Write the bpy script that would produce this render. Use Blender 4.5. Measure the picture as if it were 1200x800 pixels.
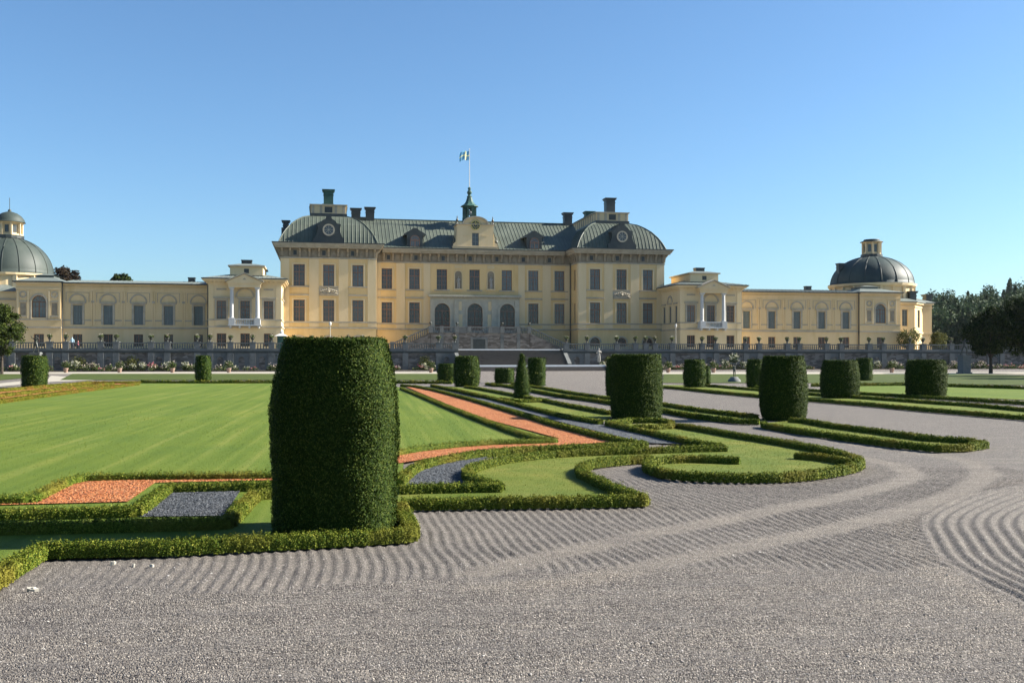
import bpy, bmesh, math, random
import numpy as np
from mathutils import Vector, Matrix, geometry
for o in list(bpy.data.objects): bpy.data.objects.remove(o)
S = bpy.context.scene
COL = S.collection
PI = math.pi
# ------------------------------------------------------------------ camera, sky, sun, exposure
FPX, HOR, CXP, EYE, K = 1180.0, 418.0, 600.0, 2.2, 0.002     # focal length and horizon (1200 px wide frame), eye height, ground slope
TH = math.radians(10.65); CT, ST = math.cos(TH), math.sin(TH)
Y0, UC = 165.0, -5.45                                          # palace frame: distance and axis offset
cam = bpy.data.cameras.new('camera'); camo = bpy.data.objects.new('camera', cam); COL.objects.link(camo)
camo.location = (0, 0, EYE); camo.rotation_euler = (PI/2, 0, 0)
cam.sensor_width = 36; cam.lens = FPX/1200*36; cam.shift_y = (HOR-400)/1200; cam.clip_start = .1; cam.clip_end = 6000
S.camera = camo
SUN_AZ, SUN_EL = math.radians(8.8), math.radians(31)          # azimuth from +X towards +Y
sd = Vector((math.cos(SUN_AZ)*math.cos(SUN_EL), math.sin(SUN_AZ)*math.cos(SUN_EL), math.sin(SUN_EL)))
W = bpy.data.worlds.new('World'); S.world = W; W.use_nodes = True
nt = W.node_tree; bg = nt.nodes['Background']
sky = nt.nodes.new('ShaderNodeTexSky'); sky.sky_type = 'NISHITA'; sky.sun_disc = False
sky.sun_elevation = SUN_EL; sky.sun_rotation = PI/2 - SUN_AZ
sky.air_density = 1.0; sky.dust_density = 0.7; sky.ozone_density = 2.5; sky.altitude = 0
tint = nt.nodes.new('ShaderNodeMixRGB'); tint.blend_type = 'MULTIPLY'; tint.inputs[0].default_value = 1; tint.inputs[2].default_value = (.70, .91, 1.06, 1)
nt.links.new(sky.outputs[0], tint.inputs[1]); nt.links.new(tint.outputs[0], bg.inputs[0]); bg.inputs[1].default_value = 0.05
sl = bpy.data.lights.new('sun', 'SUN'); sl.energy = 5.0; sl.angle = math.radians(.53); sl.color = (1, .93, .82)
slo = bpy.data.objects.new('sun', sl); COL.objects.link(slo); slo.rotation_euler = sd.to_track_quat('Z', 'Y').to_euler(); slo.location = (60, 10, 80)
S.view_settings.view_transform = 'Standard'; S.view_settings.look = 'None'; S.view_settings.gamma = 1; S.view_settings.exposure = 1.78
S.view_settings.use_curve_mapping = False
S.render.engine = 'CYCLES'
S.cycles.max_bounces = 6; S.cycles.diffuse_bounces = 3; S.cycles.glossy_bounces = 2; S.cycles.transmission_bounces = 3; S.cycles.transparent_max_bounces = 4
S.cycles.use_denoising = True

# ------------------------------------------------------------------ projections: photo pixel -> place on the ground / on the palace frame
def G(px, py, h=0.0):
    Y = (EYE-h)/((py-HOR)/FPX + K); return ((px-CXP)/FPX*Y, Y)
def gz(Y): return K*min(Y, 200.0)
def U(px, v):
    t = (px-CXP)/FPX
    return (t*Y0+v*(t*CT+ST))/(CT-t*ST) - UC
def Zp(px, py, v):
    u = U(px, v)+UC; return EYE+(HOR-py)*(Y0+u*ST+v*CT)/FPX
def PW(u, v, z=0.0):
    u = u+UC; return Vector((u*CT-v*ST, Y0+u*ST+v*CT, z))
def to_loc(X, Y):
    a = X*CT+(Y-Y0)*ST-UC; b = -X*ST+(Y-Y0)*CT; return a, b

# ------------------------------------------------------------------ materials
def new_mat(name):
    m = bpy.data.materials.new(name); m.use_nodes = True
    n = m.node_tree.nodes; l = m.node_tree.links
    return m, n, l, n['Principled BSDF']
def N(n, t, **kw):
    x = n.new(t)
    for k, v in kw.items():
        if k.startswith('i_'): x.inputs[k[2:].replace('_', ' ')].default_value = v
        else: setattr(x, k, v)
    return x
def ramp(n, stops):
    r = n.new('ShaderNodeValToRGB'); e = r.color_ramp.elements
    while len(e) < len(stops): e.new(.5)
    for x, (p, c) in zip(e, stops): x.position = p; x.color = (*c, 1)
    return r
def coords(n, obj=False):
    return n.new('ShaderNodeTexCoord').outputs['Object'] if obj else n.new('ShaderNodeNewGeometry').outputs['Position']
def mottled(name, c1, c2, scale=1.0, rough=.8, bump=0.0, bscale=20.0, spec=.3, c3=None, metal=0.0, stretch=(1, 1, 1)):
    m, n, l, b = new_mat(name)
    mp = N(n, 'ShaderNodeMapping'); mp.inputs['Scale'].default_value = stretch
    l.new(coords(n), mp.inputs[0])
    t = N(n, 'ShaderNodeTexNoise', i_Scale=scale, i_Detail=6.0, i_Roughness=.62); l.new(mp.outputs[0], t.inputs[0])
    st = [(.3, c1), (.7, c2)] if c3 is None else [(.28, c1), (.5, c2), (.72, c3)]
    r = ramp(n, st); l.new(t.outputs[0], r.inputs[0]); l.new(r.outputs[0], b.inputs['Base Color'])
    b.inputs['Roughness'].default_value = rough; b.inputs['Specular IOR Level'].default_value = spec; b.inputs['Metallic'].default_value = metal
    if bump:
        t2 = N(n, 'ShaderNodeTexNoise', i_Scale=bscale, i_Detail=4.0); l.new(coords(n), t2.inputs[0])
        bp = N(n, 'ShaderNodeBump', i_Strength=.6, i_Distance=bump); l.new(t2.outputs[0], bp.inputs['Height']); l.new(bp.outputs[0], b.inputs['Normal'])
    return m
def leafy(name, stops, patch=None, trans=.35, pscale=.8):
    m, n, l, b = new_mat(name)
    g = n.new('ShaderNodeNewGeometry')
    r = ramp(n, stops); l.new(g.outputs['Random Per Island'], r.inputs[0])
    col = r.outputs[0]
    if patch:
        t = N(n, 'ShaderNodeTexNoise', i_Scale=pscale, i_Detail=3.0); l.new(g.outputs['Position'], t.inputs[0])
        rr = ramp(n, [(.5, (0, 0, 0)), (.68, (1, 1, 1))]); l.new(t.outputs[0], rr.inputs[0])
        mx = N(n, 'ShaderNodeMixRGB'); l.new(rr.outputs[0], mx.inputs[0]); l.new(col, mx.inputs[1]); mx.inputs[2].default_value = (*patch, 1); col = mx.outputs[0]
    l.new(col, b.inputs['Base Color']); b.inputs['Roughness'].default_value = .65; b.inputs['Specular IOR Level'].default_value = .07
    tr = n.new('ShaderNodeBsdfTranslucent'); l.new(col, tr.inputs[0])
    ms = n.new('ShaderNodeMixShader'); ms.inputs[0].default_value = trans
    l.new(b.outputs[0], ms.inputs[1]); l.new(tr.outputs[0], ms.inputs[2]); l.new(ms.outputs[0], n['Material Output'].inputs[0])
    return m
def gravel_mat(name, stops, scale, bump=.01, track_tint=None):
    m, n, l, b = new_mat(name)
    p = coords(n)
    v = N(n, 'ShaderNodeTexVoronoi', i_Scale=scale); l.new(p, v.inputs[0])
    sp = n.new('ShaderNodeSeparateColor'); l.new(v.outputs['Color'], sp.inputs[0])
    r = ramp(n, stops); l.new(sp.outputs[0], r.inputs[0]); col = r.outputs[0]
    mp = N(n, 'ShaderNodeMapping'); mp.inputs['Scale'].default_value = (.35, 2.2, 1); mp.inputs['Rotation'].default_value = (0, 0, -.02); l.new(p, mp.inputs[0])
    t = N(n, 'ShaderNodeTexNoise', i_Scale=1.6, i_Detail=6.0, i_Roughness=.65); l.new(mp.outputs[0], t.inputs[0])
    rr = ramp(n, [(.25, (.74, .74, .76)), (.75, (1.22, 1.2, 1.16))]); l.new(t.outputs[0], rr.inputs[0])
    mx = N(n, 'ShaderNodeMixRGB', blend_type='MULTIPLY'); mx.inputs[0].default_value = 1; l.new(col, mx.inputs[1]); l.new(rr.outputs[0], mx.inputs[2]); col = mx.outputs[0]
    if track_tint:  # lighter gravel colour where the track mask is set
        a = N(n, 'ShaderNodeAttribute', attribute_name='track'); m2 = N(n, 'ShaderNodeMixRGB'); l.new(a.outputs['Fac'], m2.inputs[0]); l.new(col, m2.inputs[1]); 
        m3 = N(n, 'ShaderNodeMixRGB', blend_type='MULTIPLY'); m3.inputs[0].default_value = 1; l.new(col, m3.inputs[1]); m3.inputs[2].default_value = (*track_tint, 1); l.new(m3.outputs[0], m2.inputs[2]); col = m2.outputs[0]
    l.new(col, b.inputs['Base Color']); b.inputs['Roughness'].default_value = .85; b.inputs['Specular IOR Level'].default_value = .25
    v2 = N(n, 'ShaderNodeTexVoronoi', i_Scale=scale*.62); l.new(p, v2.inputs[0])
    ad = N(n, 'ShaderNodeMath', operation='ADD'); l.new(v.outputs['Distance'], ad.inputs[0]); l.new(v2.outputs['Distance'], ad.inputs[1])
    bp = N(n, 'ShaderNodeBump', i_Strength=1.0, i_Distance=bump, invert=True); l.new(ad.outputs[0], bp.inputs['Height']); l.new(bp.outputs[0], b.inputs['Normal'])
    return m
def lawn_mat(name, c1, c2, c3, stripes=True):
    m, n, l, b = new_mat(name)
    p = coords(n)
    m0 = N(n, 'ShaderNodeMapping'); m0.inputs['Rotation'].default_value = (0, 0, -math.radians(8)); l.new(p, m0.inputs[0])
    mp = N(n, 'ShaderNodeMapping'); mp.inputs['Scale'].default_value = (2.6, .055, 1); l.new(m0.outputs[0], mp.inputs[0])
    t = N(n, 'ShaderNodeTexNoise', i_Scale=1.1, i_Detail=7.0, i_Roughness=.6); l.new(mp.outputs[0] if stripes else p, t.inputs[0])
    r = ramp(n, [(.32, c1), (.52, c2), (.8, c3)]); l.new(t.outputs[0], r.inputs[0])
    t2 = N(n, 'ShaderNodeTexNoise', i_Scale=60.0, i_Detail=4.0, i_Roughness=.8); l.new(p, t2.inputs[0])
    r2 = ramp(n, [(.25, (.6, .62, .6)), (.75, (1.35, 1.3, 1.3))]); l.new(t2.outputs[0], r2.inputs[0])
    t3 = N(n, 'ShaderNodeTexNoise', i_Scale=.35, i_Detail=4.0); l.new(p, t3.inputs[0])
    r3 = ramp(n, [(.3, (.86, .92, .9)), (.7, (1.12, 1.05, .95))]); l.new(t3.outputs[0], r3.inputs[0])
    mx = N(n, 'ShaderNodeMixRGB', blend_type='MULTIPLY'); mx.inputs[0].default_value = 1; l.new(r.outputs[0], mx.inputs[1]); l.new(r2.outputs[0], mx.inputs[2])
    m2 = N(n, 'ShaderNodeMixRGB', blend_type='MULTIPLY'); m2.inputs[0].default_value = 1; l.new(mx.outputs[0], m2.inputs[1]); l.new(r3.outputs[0], m2.inputs[2])
    l.new(m2.outputs[0], b.inputs['Base Color']); b.inputs['Roughness'].default_value = .8; b.inputs['Specular IOR Level'].default_value = .15
    bp = N(n, 'ShaderNodeBump', i_Strength=.8, i_Distance=.02); l.new(t2.outputs[0], bp.inputs['Height']); l.new(bp.outputs[0], b.inputs['Normal'])
    return m
def plain(name, c, rough=.6, metal=0.0, spec=.4):
    m, n, l, b = new_mat(name)
    b.inputs['Base Color'].default_value = (*c, 1); b.inputs['Roughness'].default_value = rough; b.inputs['Metallic'].default_value = metal; b.inputs['Specular IOR Level'].default_value = spec
    return m
def roof_mat(name, c1, c2, c3):
    m = mottled(name, c1, c2, .35, .6, 0, 1, .35, c3, stretch=(1, 1, .3)); return m
def rubble_mat(name):
    m, n, l, b = new_mat(name)
    mp = N(n, 'ShaderNodeMapping'); mp.inputs['Rotation'].default_value = (0, 0, -TH); l.new(coords(n), mp.inputs[0])
    mp2 = N(n, 'ShaderNodeMapping'); mp2.inputs['Scale'].default_value = (.9, .9, 2.2); l.new(mp.outputs[0], mp2.inputs[0])
    v = N(n, 'ShaderNodeTexVoronoi', i_Scale=1.6); l.new(mp2.outputs[0], v.inputs[0])
    sp = n.new('ShaderNodeSeparateColor'); l.new(v.outputs['Color'], sp.inputs[0])
    r = ramp(n, [(.1, (.075, .065, .055)), (.5, (.12, .105, .092)), (.9, (.19, .17, .15))]); l.new(sp.outputs[0], r.inputs[0])
    l.new(r.outputs[0], b.inputs['Base Color']); b.inputs['Roughness'].default_value = .9
    bp = N(n, 'ShaderNodeBump', i_Strength=.6, i_Distance=.05, invert=True); l.new(v.outputs['Distance'], bp.inputs['Height']); l.new(bp.outputs[0], b.inputs['Normal'])
    return m
M = {}
M['plaster'] = mottled('plaster_yellow', (0.523, 0.365, 0.157), (0.608, 0.442, 0.217), .5, .9, .004, 30, .2, (0.561, 0.4, 0.185), stretch=(1.08, 1.05, 0.237))
M['plaster_pale'] = mottled('plaster_pale', (0.547, 0.427, 0.24), (0.612, 0.49, 0.308), .6, .9, .004, 30, .2, stretch=(1.08, 1.05, 0.237))
M['plaster_wing'] = mottled('plaster_wing', (0.495, 0.365, 0.181), (0.579, 0.437, 0.246), .5, .9, .004, 30, .2, (0.532, 0.4, 0.208), stretch=(1.08, 1.05, 0.237))
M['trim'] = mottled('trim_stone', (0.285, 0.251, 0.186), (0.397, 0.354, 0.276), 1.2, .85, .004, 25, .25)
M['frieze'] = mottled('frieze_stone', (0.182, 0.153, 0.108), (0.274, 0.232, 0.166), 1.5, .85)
M['stone'] = mottled('grey_stone', (0.0765, 0.0838, 0.0838), (0.132, 0.138, 0.134), .9, .85, .01, 12, .25, (0.104, 0.111, 0.109))
M['white_stone'] = mottled('white_stone', (.74, .73, .69), (.85, .84, .80), 1.5, .7)
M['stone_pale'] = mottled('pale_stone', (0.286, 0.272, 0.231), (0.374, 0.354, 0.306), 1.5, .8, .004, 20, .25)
M['portal'] = mottled('portal_stone', (0.324, 0.302, 0.238), (0.432, 0.4, 0.313), 1.5, .8, .004, 20, .25)
M['white'] = mottled('white_paint', (0.383, 0.39, 0.383), (0.459, 0.459, 0.444), 2, .6)
M['roof'] = roof_mat('roof_copper', (0.0505, 0.0633, 0.0496), (0.0748, 0.0899, 0.0691), (0.101, 0.117, 0.0912))
M['dome'] = roof_mat('dome_copper', (0.0394, 0.0523, 0.0413), (0.0596, 0.0747, 0.0575), (0.0854, 0.1, 0.0771))
M['roof_pale'] = roof_mat('roof_zinc', (0.0867, 0.107, 0.101), (0.116, 0.136, 0.124), (0.145, 0.165, 0.15))
M['dome_dark'] = roof_mat('dome_dark', (0.0142, 0.0254, 0.0246), (0.0233, 0.0389, 0.0371), (0.0374, 0.0561, 0.0505))
M['dome_church'] = roof_mat('dome_church', (0.0217, 0.0321, 0.0278), (0.0338, 0.0459, 0.0394), (0.052, 0.0642, 0.0538))
M['dark'] = mottled('dark_metal', (.014, .018, .018), (.03, .038, .036), 1.5, .45, spec=.5)
M['verdigris'] = mottled('verdigris', (0.015, 0.05, 0.0425), (0.035, 0.095, 0.08), 1.2, .6)
M['glass'] = mottled('window_glass', (0.0434, 0.0521, 0.0564), (0.104, 0.113, 0.115), .3, .12, spec=.7)
def vary(m, lo, hi):
    n = m.node_tree.nodes; l = m.node_tree.links; b = n['Principled BSDF']; src = b.inputs['Base Color'].links[0].from_socket
    oi = n.new('ShaderNodeObjectInfo'); r = ramp(n, [(0, (lo,)*3), (1, (hi,)*3)]); l.new(oi.outputs['Random'], r.inputs[0])
    mx = N(n, 'ShaderNodeMixRGB', blend_type='MULTIPLY'); mx.inputs[0].default_value = 1; l.new(src, mx.inputs[1]); l.new(r.outputs[0], mx.inputs[2]); l.new(mx.outputs[0], b.inputs['Base Color'])
vary(M['glass'], .35, 1.35)
M['glass_dark'] = mottled('dark_glass', (.012, .014, .014), (.05, .055, .055), .3, .15, spec=.6)
M['shutter'] = mottled('grey_shutter', (0.112, 0.143, 0.139), (0.158, 0.188, 0.18), .8, .7)
M['frame_brown'] = plain('brown_frame', (.17, .085, .05), .6)
M['frame_grey'] = plain('grey_frame', (.13, .14, .13), .6)
M['gold'] = plain('gilding', (.75, .52, .15), .3, .9)
M['bronze'] = mottled('dark_bronze', (.018, .022, .018), (.05, .055, .045), 4, .45, spec=.5)
M['statue_stone'] = mottled('sandstone', (0.252, 0.238, 0.21), (0.364, 0.343, 0.301), 4, .85)
M['terracotta'] = mottled('terracotta', (0.225, 0.143, 0.105), (0.33, 0.232, 0.188), 4, .85)
M['rubble'] = rubble_mat('rubble_wall')
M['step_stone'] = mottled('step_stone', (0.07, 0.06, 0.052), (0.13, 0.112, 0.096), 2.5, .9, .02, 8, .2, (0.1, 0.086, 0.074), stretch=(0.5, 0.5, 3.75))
M['gravel'] = gravel_mat('grey_gravel', [(.0, (0.0547, 0.0484, 0.0458)), (.3, (0.0909, 0.0817, 0.0754)), (.62, (0.138, 0.125, 0.111)), (.88, (0.203, 0.186, 0.164)), (1, (0.335, 0.305, 0.27))], 95, .012, track_tint=(1.3, 1.27, 1.2))
M['red_gravel'] = gravel_mat('red_brick_chips', [(0, (0.179, 0.0531, 0.0186)), (.5, (0.314, 0.105, 0.0343)), (.9, (0.407, 0.177, 0.0688)), (1, (0.475, 0.265, 0.131))], 28, .03)
M['slate'] = gravel_mat('slate_chips', [(0, (0.0298, 0.0345, 0.0416)), (.5, (0.0625, 0.0702, 0.0803)), (.85, (0.101, 0.111, 0.119)), (1, (0.178, 0.184, 0.196))], 40, .02)
M['path'] = mottled('pale_path', (0.253, 0.232, 0.19), (0.32, 0.297, 0.247), .6, .9)
M['lawn'] = lawn_mat('lawn_grass', (0.0626, 0.101, 0.0108), (0.0845, 0.125, 0.0154), (0.157, 0.175, 0.04))
M['lawn_far'] = lawn_mat('lawn_far', (0.0365, 0.0564, 0.0106), (0.0497, 0.0696, 0.0146), (0.0729, 0.0892, 0.0232), False)
M['lawn_dry'] = lawn_mat('lawn_worn', (0.0675, 0.101, 0.0117), (0.099, 0.125, 0.0191), (0.151, 0.152, 0.0365), False)
M['hedge'] = leafy('box_leaves', [(0, (0.0205, 0.0432, 0.005)), (.4, (0.0627, 0.095, 0.01)), (.75, (0.131, 0.157, 0.018)), (1, (0.228, 0.232, 0.04))], (0.142, 0.13, 0.02), .10, .9)
M['hedge_dry'] = leafy('box_leaves_dry', [(0, (.06, .075, .008)), (.5, (.13, .14, .015)), (1, (.22, .19, .03))], (.19, .12, .025), .25, .7)
M['yew'] = leafy('yew_leaves', [(0, (0.00701, 0.018, 0.00195)), (.5, (0.0226, 0.0426, 0.00468)), (.85, (0.0452, 0.0674, 0.00863)), (1, (0.0804, 0.0951, 0.0156))], None, .03)
M['yew_light'] = leafy('yew_leaves_light', [(0, (0.0264, 0.0528, 0.00704)), (.5, (0.0704, 0.106, 0.0141)), (1, (0.15, 0.176, 0.0308))], None, .15)
M['tree'] = leafy('linden_leaves', [(0, (.007, .016, .004)), (.6, (.018, .034, .008)), (1, (.05, .065, .014))], None, .2)
M['tree_mid'] = leafy('tree_leaves', [(0, (0.0191, 0.0319, 0.00637)), (.6, (0.0382, 0.0574, 0.0115)), (1, (0.0765, 0.0952, 0.0191))], None, .35)
M['tree_red'] = leafy('copper_beech_leaves', [(0, (0.014, 0.0098, 0.0084)), (.6, (0.035, 0.0245, 0.0168)), (1, (0.063, 0.049, 0.028))], None, .3)
M['forest'] = leafy('forest_leaves', [(0, (.018, .036, .016)), (.6, (.04, .065, .03)), (1, (.075, .10, .045))], (.028, .052, .028), .2, .05)
M['olive'] = leafy('olive_shrub_leaves', [(0, (0.042, 0.0525, 0.014)), (.6, (0.084, 0.091, 0.0245)), (1, (0.14, 0.133, 0.042))], None, .3)
M['blades'] = leafy('grass_blades', [(0, (0.0546, 0.0894, 0.00932)), (.5, (0.0992, 0.136, 0.0157)), (.9, (0.149, 0.18, 0.0235)), (1, (0.238, 0.236, 0.0627))], None, .3)
M['blades_dry'] = leafy('worn_grass_blades', [(0, (0.0523, 0.0812, 0.00963)), (.5, (0.104, 0.124, 0.0176)), (.85, (0.157, 0.153, 0.0321)), (1, (0.262, 0.231, 0.0884))], None, .3)
M['red_chip'] = leafy('brick_chip', [(0, (0.181, 0.0502, 0.0172)), (.5, (0.318, 0.101, 0.0313)), (.9, (0.424, 0.181, 0.0703)), (1, (0.53, 0.302, 0.156))], None, 0)
M['slate_chip'] = leafy('slate_chip', [(0, (0.0255, 0.0298, 0.0357)), (.5, (0.0638, 0.0697, 0.0799)), (.9, (0.106, 0.115, 0.123)), (1, (0.212, 0.212, 0.221))], None, 0)
M['bark'] = mottled('bark', (.03, .024, .018), (.07, .055, .04), 6, .9, .02, 18)
M['bush'] = leafy('bush_leaves', [(0, (0.0225, 0.0413, 0.0112)), (.6, (0.0525, 0.075, 0.0225)), (1, (0.0975, 0.112, 0.0375))], None, .3)
M['bloom_white'] = leafy('white_blooms', [(0, (0.338, 0.338, 0.254)), (.5, (0.422, 0.416, 0.349)), (1, (0.45, 0.439, 0.281))], None, .3)
M['bloom_pink'] = leafy('pink_blooms', [(0, (0.4, 0.08, 0.112)), (.5, (0.496, 0.176, 0.2)), (1, (0.56, 0.36, 0.36))], None, .3)
M['bloom_pale'] = leafy('pale_blooms', [(0, (0.315, 0.225, 0.225)), (.5, (0.375, 0.315, 0.285)), (1, (0.45, 0.413, 0.315))], None, .3)
M['flag_blue'] = leafy('flag_blue', [(0, (.16, .40, .60)), (1, (.20, .45, .65))], None, .45); M['flag_yellow'] = leafy('flag_yellow', [(0, (.88, .84, .45)), (1, (.9, .87, .5))], None, .45)
M['skin'] = plain('skin', (.5, .3, .22), .6); M['cloth_blue'] = plain('cloth_blue', (.35, .5, .6), .9); M['cloth_pink'] = plain('cloth_pink', (.75, .25, .28), .9); M['cloth_dark'] = plain('cloth_dark', (.04, .04, .05), .9); M['hair'] = plain('hair', (.06, .035, .02), .8)
M['soil'] = mottled('soil', (.05, .04, .03), (.11, .085, .06), 3, .95)

# ------------------------------------------------------------------ objects and meshes
OFF = {}
def tag(o, label=None, cat=None, group=None, kind=None):
    if label: o['label'] = label
    if cat: o['category'] = cat
    if group: o['group'] = group
    if kind: o['kind'] = kind
    return o
def thing(name, label, cat, loc, rz=0.0, group=None, off=None):
    o = bpy.data.objects.new(name, None); COL.objects.link(o); o.location = loc; o.rotation_euler = (0, 0, rz); o.empty_display_size = .3
    OFF[o.name] = off or (0, 0, 0)
    return tag(o, label, cat, group)
def pthing(name, label, cat, u, v, z, group=None):          # a thing whose parts are given in palace coordinates
    return thing(name, label, cat, PW(u, v, z), TH, group, (u, v, z))
def offset(o):
    while o.parent: o = o.parent
    return OFF.get(o.name, (0, 0, 0))
def link(name, me, parent=None):
    o = bpy.data.objects.new(name, me); COL.objects.link(o); o.parent = parent; return o
class MB:
    def __init__(s): s.v = []; s.f = []; s.m = []; s.cur = 0; s.marks = []
    def part(s, name): s.marks.append((len(s.f), name))           # faces from here on belong to a part of their own
    def face(s, pts):
        i = len(s.v); s.v += [tuple(p) for p in pts]; s.f.append(tuple(range(i, i+len(pts)))); s.m.append(s.cur)
    def box(s, x0, x1, y0, y1, z0, z1):
        i = len(s.v)
        s.v += [(x0, y0, z0), (x1, y0, z0), (x1, y1, z0), (x0, y1, z0), (x0, y0, z1), (x1, y0, z1), (x1, y1, z1), (x0, y1, z1)]
        for q in ((0, 3, 2, 1), (4, 5, 6, 7), (0, 1, 5, 4), (1, 2, 6, 5), (2, 3, 7, 6), (3, 0, 4, 7)): s.f.append(tuple(i+k for k in q)); s.m.append(s.cur)
    def frustum(s, cx, cy, z0, z1, a0, b0, a1, b1):         # box with different half sizes at bottom and top
        i = len(s.v)
        s.v += [(cx-a0, cy-b0, z0), (cx+a0, cy-b0, z0), (cx+a0, cy+b0, z0), (cx-a0, cy+b0, z0), (cx-a1, cy-b1, z1), (cx+a1, cy-b1, z1), (cx+a1, cy+b1, z1), (cx-a1, cy+b1, z1)]
        for q in ((0, 3, 2, 1), (4, 5, 6, 7), (0, 1, 5, 4), (1, 2, 6, 5), (2, 3, 7, 6), (3, 0, 4, 7)): s.f.append(tuple(i+k for k in q)); s.m.append(s.cur)
    def prism_v(s, poly, y0, y1):                            # outline in (x, z), counter-clockwise seen from -y, extruded along y
        n = len(poly); i = len(s.v)
        s.v += [(x, y0, z) for x, z in poly]+[(x, y1, z) for x, z in poly]
        tri = geometry.tessellate_polygon([[Vector((x, z, 0)) for x, z in poly]])
        for t in tri:
            a = [poly[k] for k in t]; ar = (a[1][0]-a[0][0])*(a[2][1]-a[0][1])-(a[2][0]-a[0][0])*(a[1][1]-a[0][1])
            t = t if ar > 0 else t[::-1]
            s.f.append(tuple(i+k for k in t)); s.m.append(s.cur); s.f.append(tuple(i+n+k for k in t[::-1])); s.m.append(s.cur)
        for k in range(n): j = (k+1) % n; s.f.append((i+k, i+n+k, i+n+j, i+j)); s.m.append(s.cur)
    def prism_z(s, poly, z0, z1):                            # outline in (x, y), counter-clockwise from above
        n = len(poly); i = len(s.v)
        s.v += [(x, y, z0) for x, y in poly]+[(x, y, z1) for x, y in poly]
        s.f.append(tuple(i+n+k for k in range(n))); s.m.append(s.cur)
        for k in range(n): j = (k+1) % n; s.f.append((i+k, i+j, i+n+j, i+n+k)); s.m.append(s.cur)
    def lathe(s, cx, cy, prof, n=16, ph=0.0, sx=1.0, sy=1.0):
        i = len(s.v)
        for r, z in prof:
            for k in range(n): a = ph+2*PI*k/n; s.v.append((cx+r*math.cos(a)*sx, cy+r*math.sin(a)*sy, z))
        for j in range(len(prof)-1):
            for k in range(n): q = (k+1) % n; s.f.append((i+j*n+k, i+j*n+q, i+(j+1)*n+q, i+(j+1)*n+k)); s.m.append(s.cur)
        s.f.append(tuple(i+(len(prof)-1)*n+k for k in range(n))); s.m.append(s.cur)
    def tube(s, pts, r, n=6):
        pts = [Vector(p) for p in pts]; i = len(s.v)
        for j, p in enumerate(pts):
            d = (pts[min(j+1, len(pts)-1)]-pts[max(j-1, 0)]).normalized()
            a = d.orthogonal().normalized(); b = d.cross(a); rr = r[j] if isinstance(r, (list, tuple)) else r
            for k in range(n): q = 2*PI*k/n; s.v.append(tuple(p+a*math.cos(q)*rr+b*math.sin(q)*rr))
        for j in range(len(pts)-1):
            for k in range(n): q = (k+1) % n; s.f.append((i+j*n+k, i+j*n+q, i+(j+1)*n+q, i+(j+1)*n+k)); s.m.append(s.cur)
        s.f.append(tuple(i+(len(pts)-1)*n+k for k in range(n))); s.m.append(s.cur)
    def build(s, name, mats, parent=None, smooth=False, off=None):
        mats = mats if isinstance(mats, list) else [mats]
        o = off if off is not None else (offset(parent) if parent else (0, 0, 0))
        if s.marks:
            mk = ([(0, name)] if s.marks[0][0] > 0 else [])+s.marks; mk.append((len(s.f), None))
            for (a, nm), (b, _) in zip(mk[:-1], mk[1:]):
                if b > a:
                    q = MB(); ix = {}
                    for f in s.f[a:b]:
                        for k in f:
                            if k not in ix: ix[k] = len(q.v); q.v.append(s.v[k])
                        q.f.append(tuple(ix[k] for k in f))
                    q.m = s.m[a:b]; r_ = q.build(nm, mats, parent, smooth, o)
            return r_
        me = bpy.data.meshes.new(name); me.from_pydata([(x-o[0], y-o[1], z-o[2]) for x, y, z in s.v], [], s.f)
        for m in mats: me.materials.append(M[m])
        if len(mats) > 1: me.polygons.foreach_set('material_index', s.m)
        if smooth: me.polygons.foreach_set('use_smooth', [True]*len(me.polygons))
        me.update()
        return link(name, me, parent)
def quads_mesh(name, V, mats, parent=None, midx=None):      # V: (n,4,3) array of separate quads
    n = len(V); me = bpy.data.meshes.new(name)
    me.vertices.add(n*4); me.vertices.foreach_set('co', np.ascontiguousarray(V, dtype=np.float32).ravel())
    me.loops.add(n*4); me.loops.foreach_set('vertex_index', np.arange(n*4, dtype=np.int32))
    me.polygons.add(n); me.polygons.foreach_set('loop_start', np.arange(0, n*4, 4, dtype=np.int32))
    for m in (mats if isinstance(mats, list) else [mats]): me.materials.append(M[m])
    if midx is not None: me.polygons.foreach_set('material_index', np.asarray(midx, dtype=np.int32))
    me.update(calc_edges=True)
    return link(name, me, parent)
def leaf_quads(P, Nn, size, rng, tilt=.9, asp=.55):
    n = len(P)
    d = Nn+rng.normal(0, tilt, (n, 3)); d /= np.linalg.norm(d, axis=1, keepdims=True)+1e-9
    a = np.cross(d, rng.normal(0, 1, (n, 3))); a /= np.linalg.norm(a, axis=1, keepdims=True)+1e-9
    b = np.cross(d, a)
    s = (size*rng.uniform(.65, 1.35, n))[:, None]
    V = np.stack([P-a*s*.5, P-b*s*.5*asp+d*s*.08, P+a*s*.5, P+b*s*.5*asp+d*s*.08], axis=1)
    return V
def wob(x, y, z, seed, f=1.0):
    r = random.Random(seed); out = 0
    for k in range(6):
        fx, fy, fz = [r.uniform(-1, 1)*f*(1+k*.8) for _ in range(3)]; out = out+np.sin(fx*x+fy*y+fz*z+r.uniform(0, 6.28))/(1+k*.5)
    return out/2.6

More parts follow.
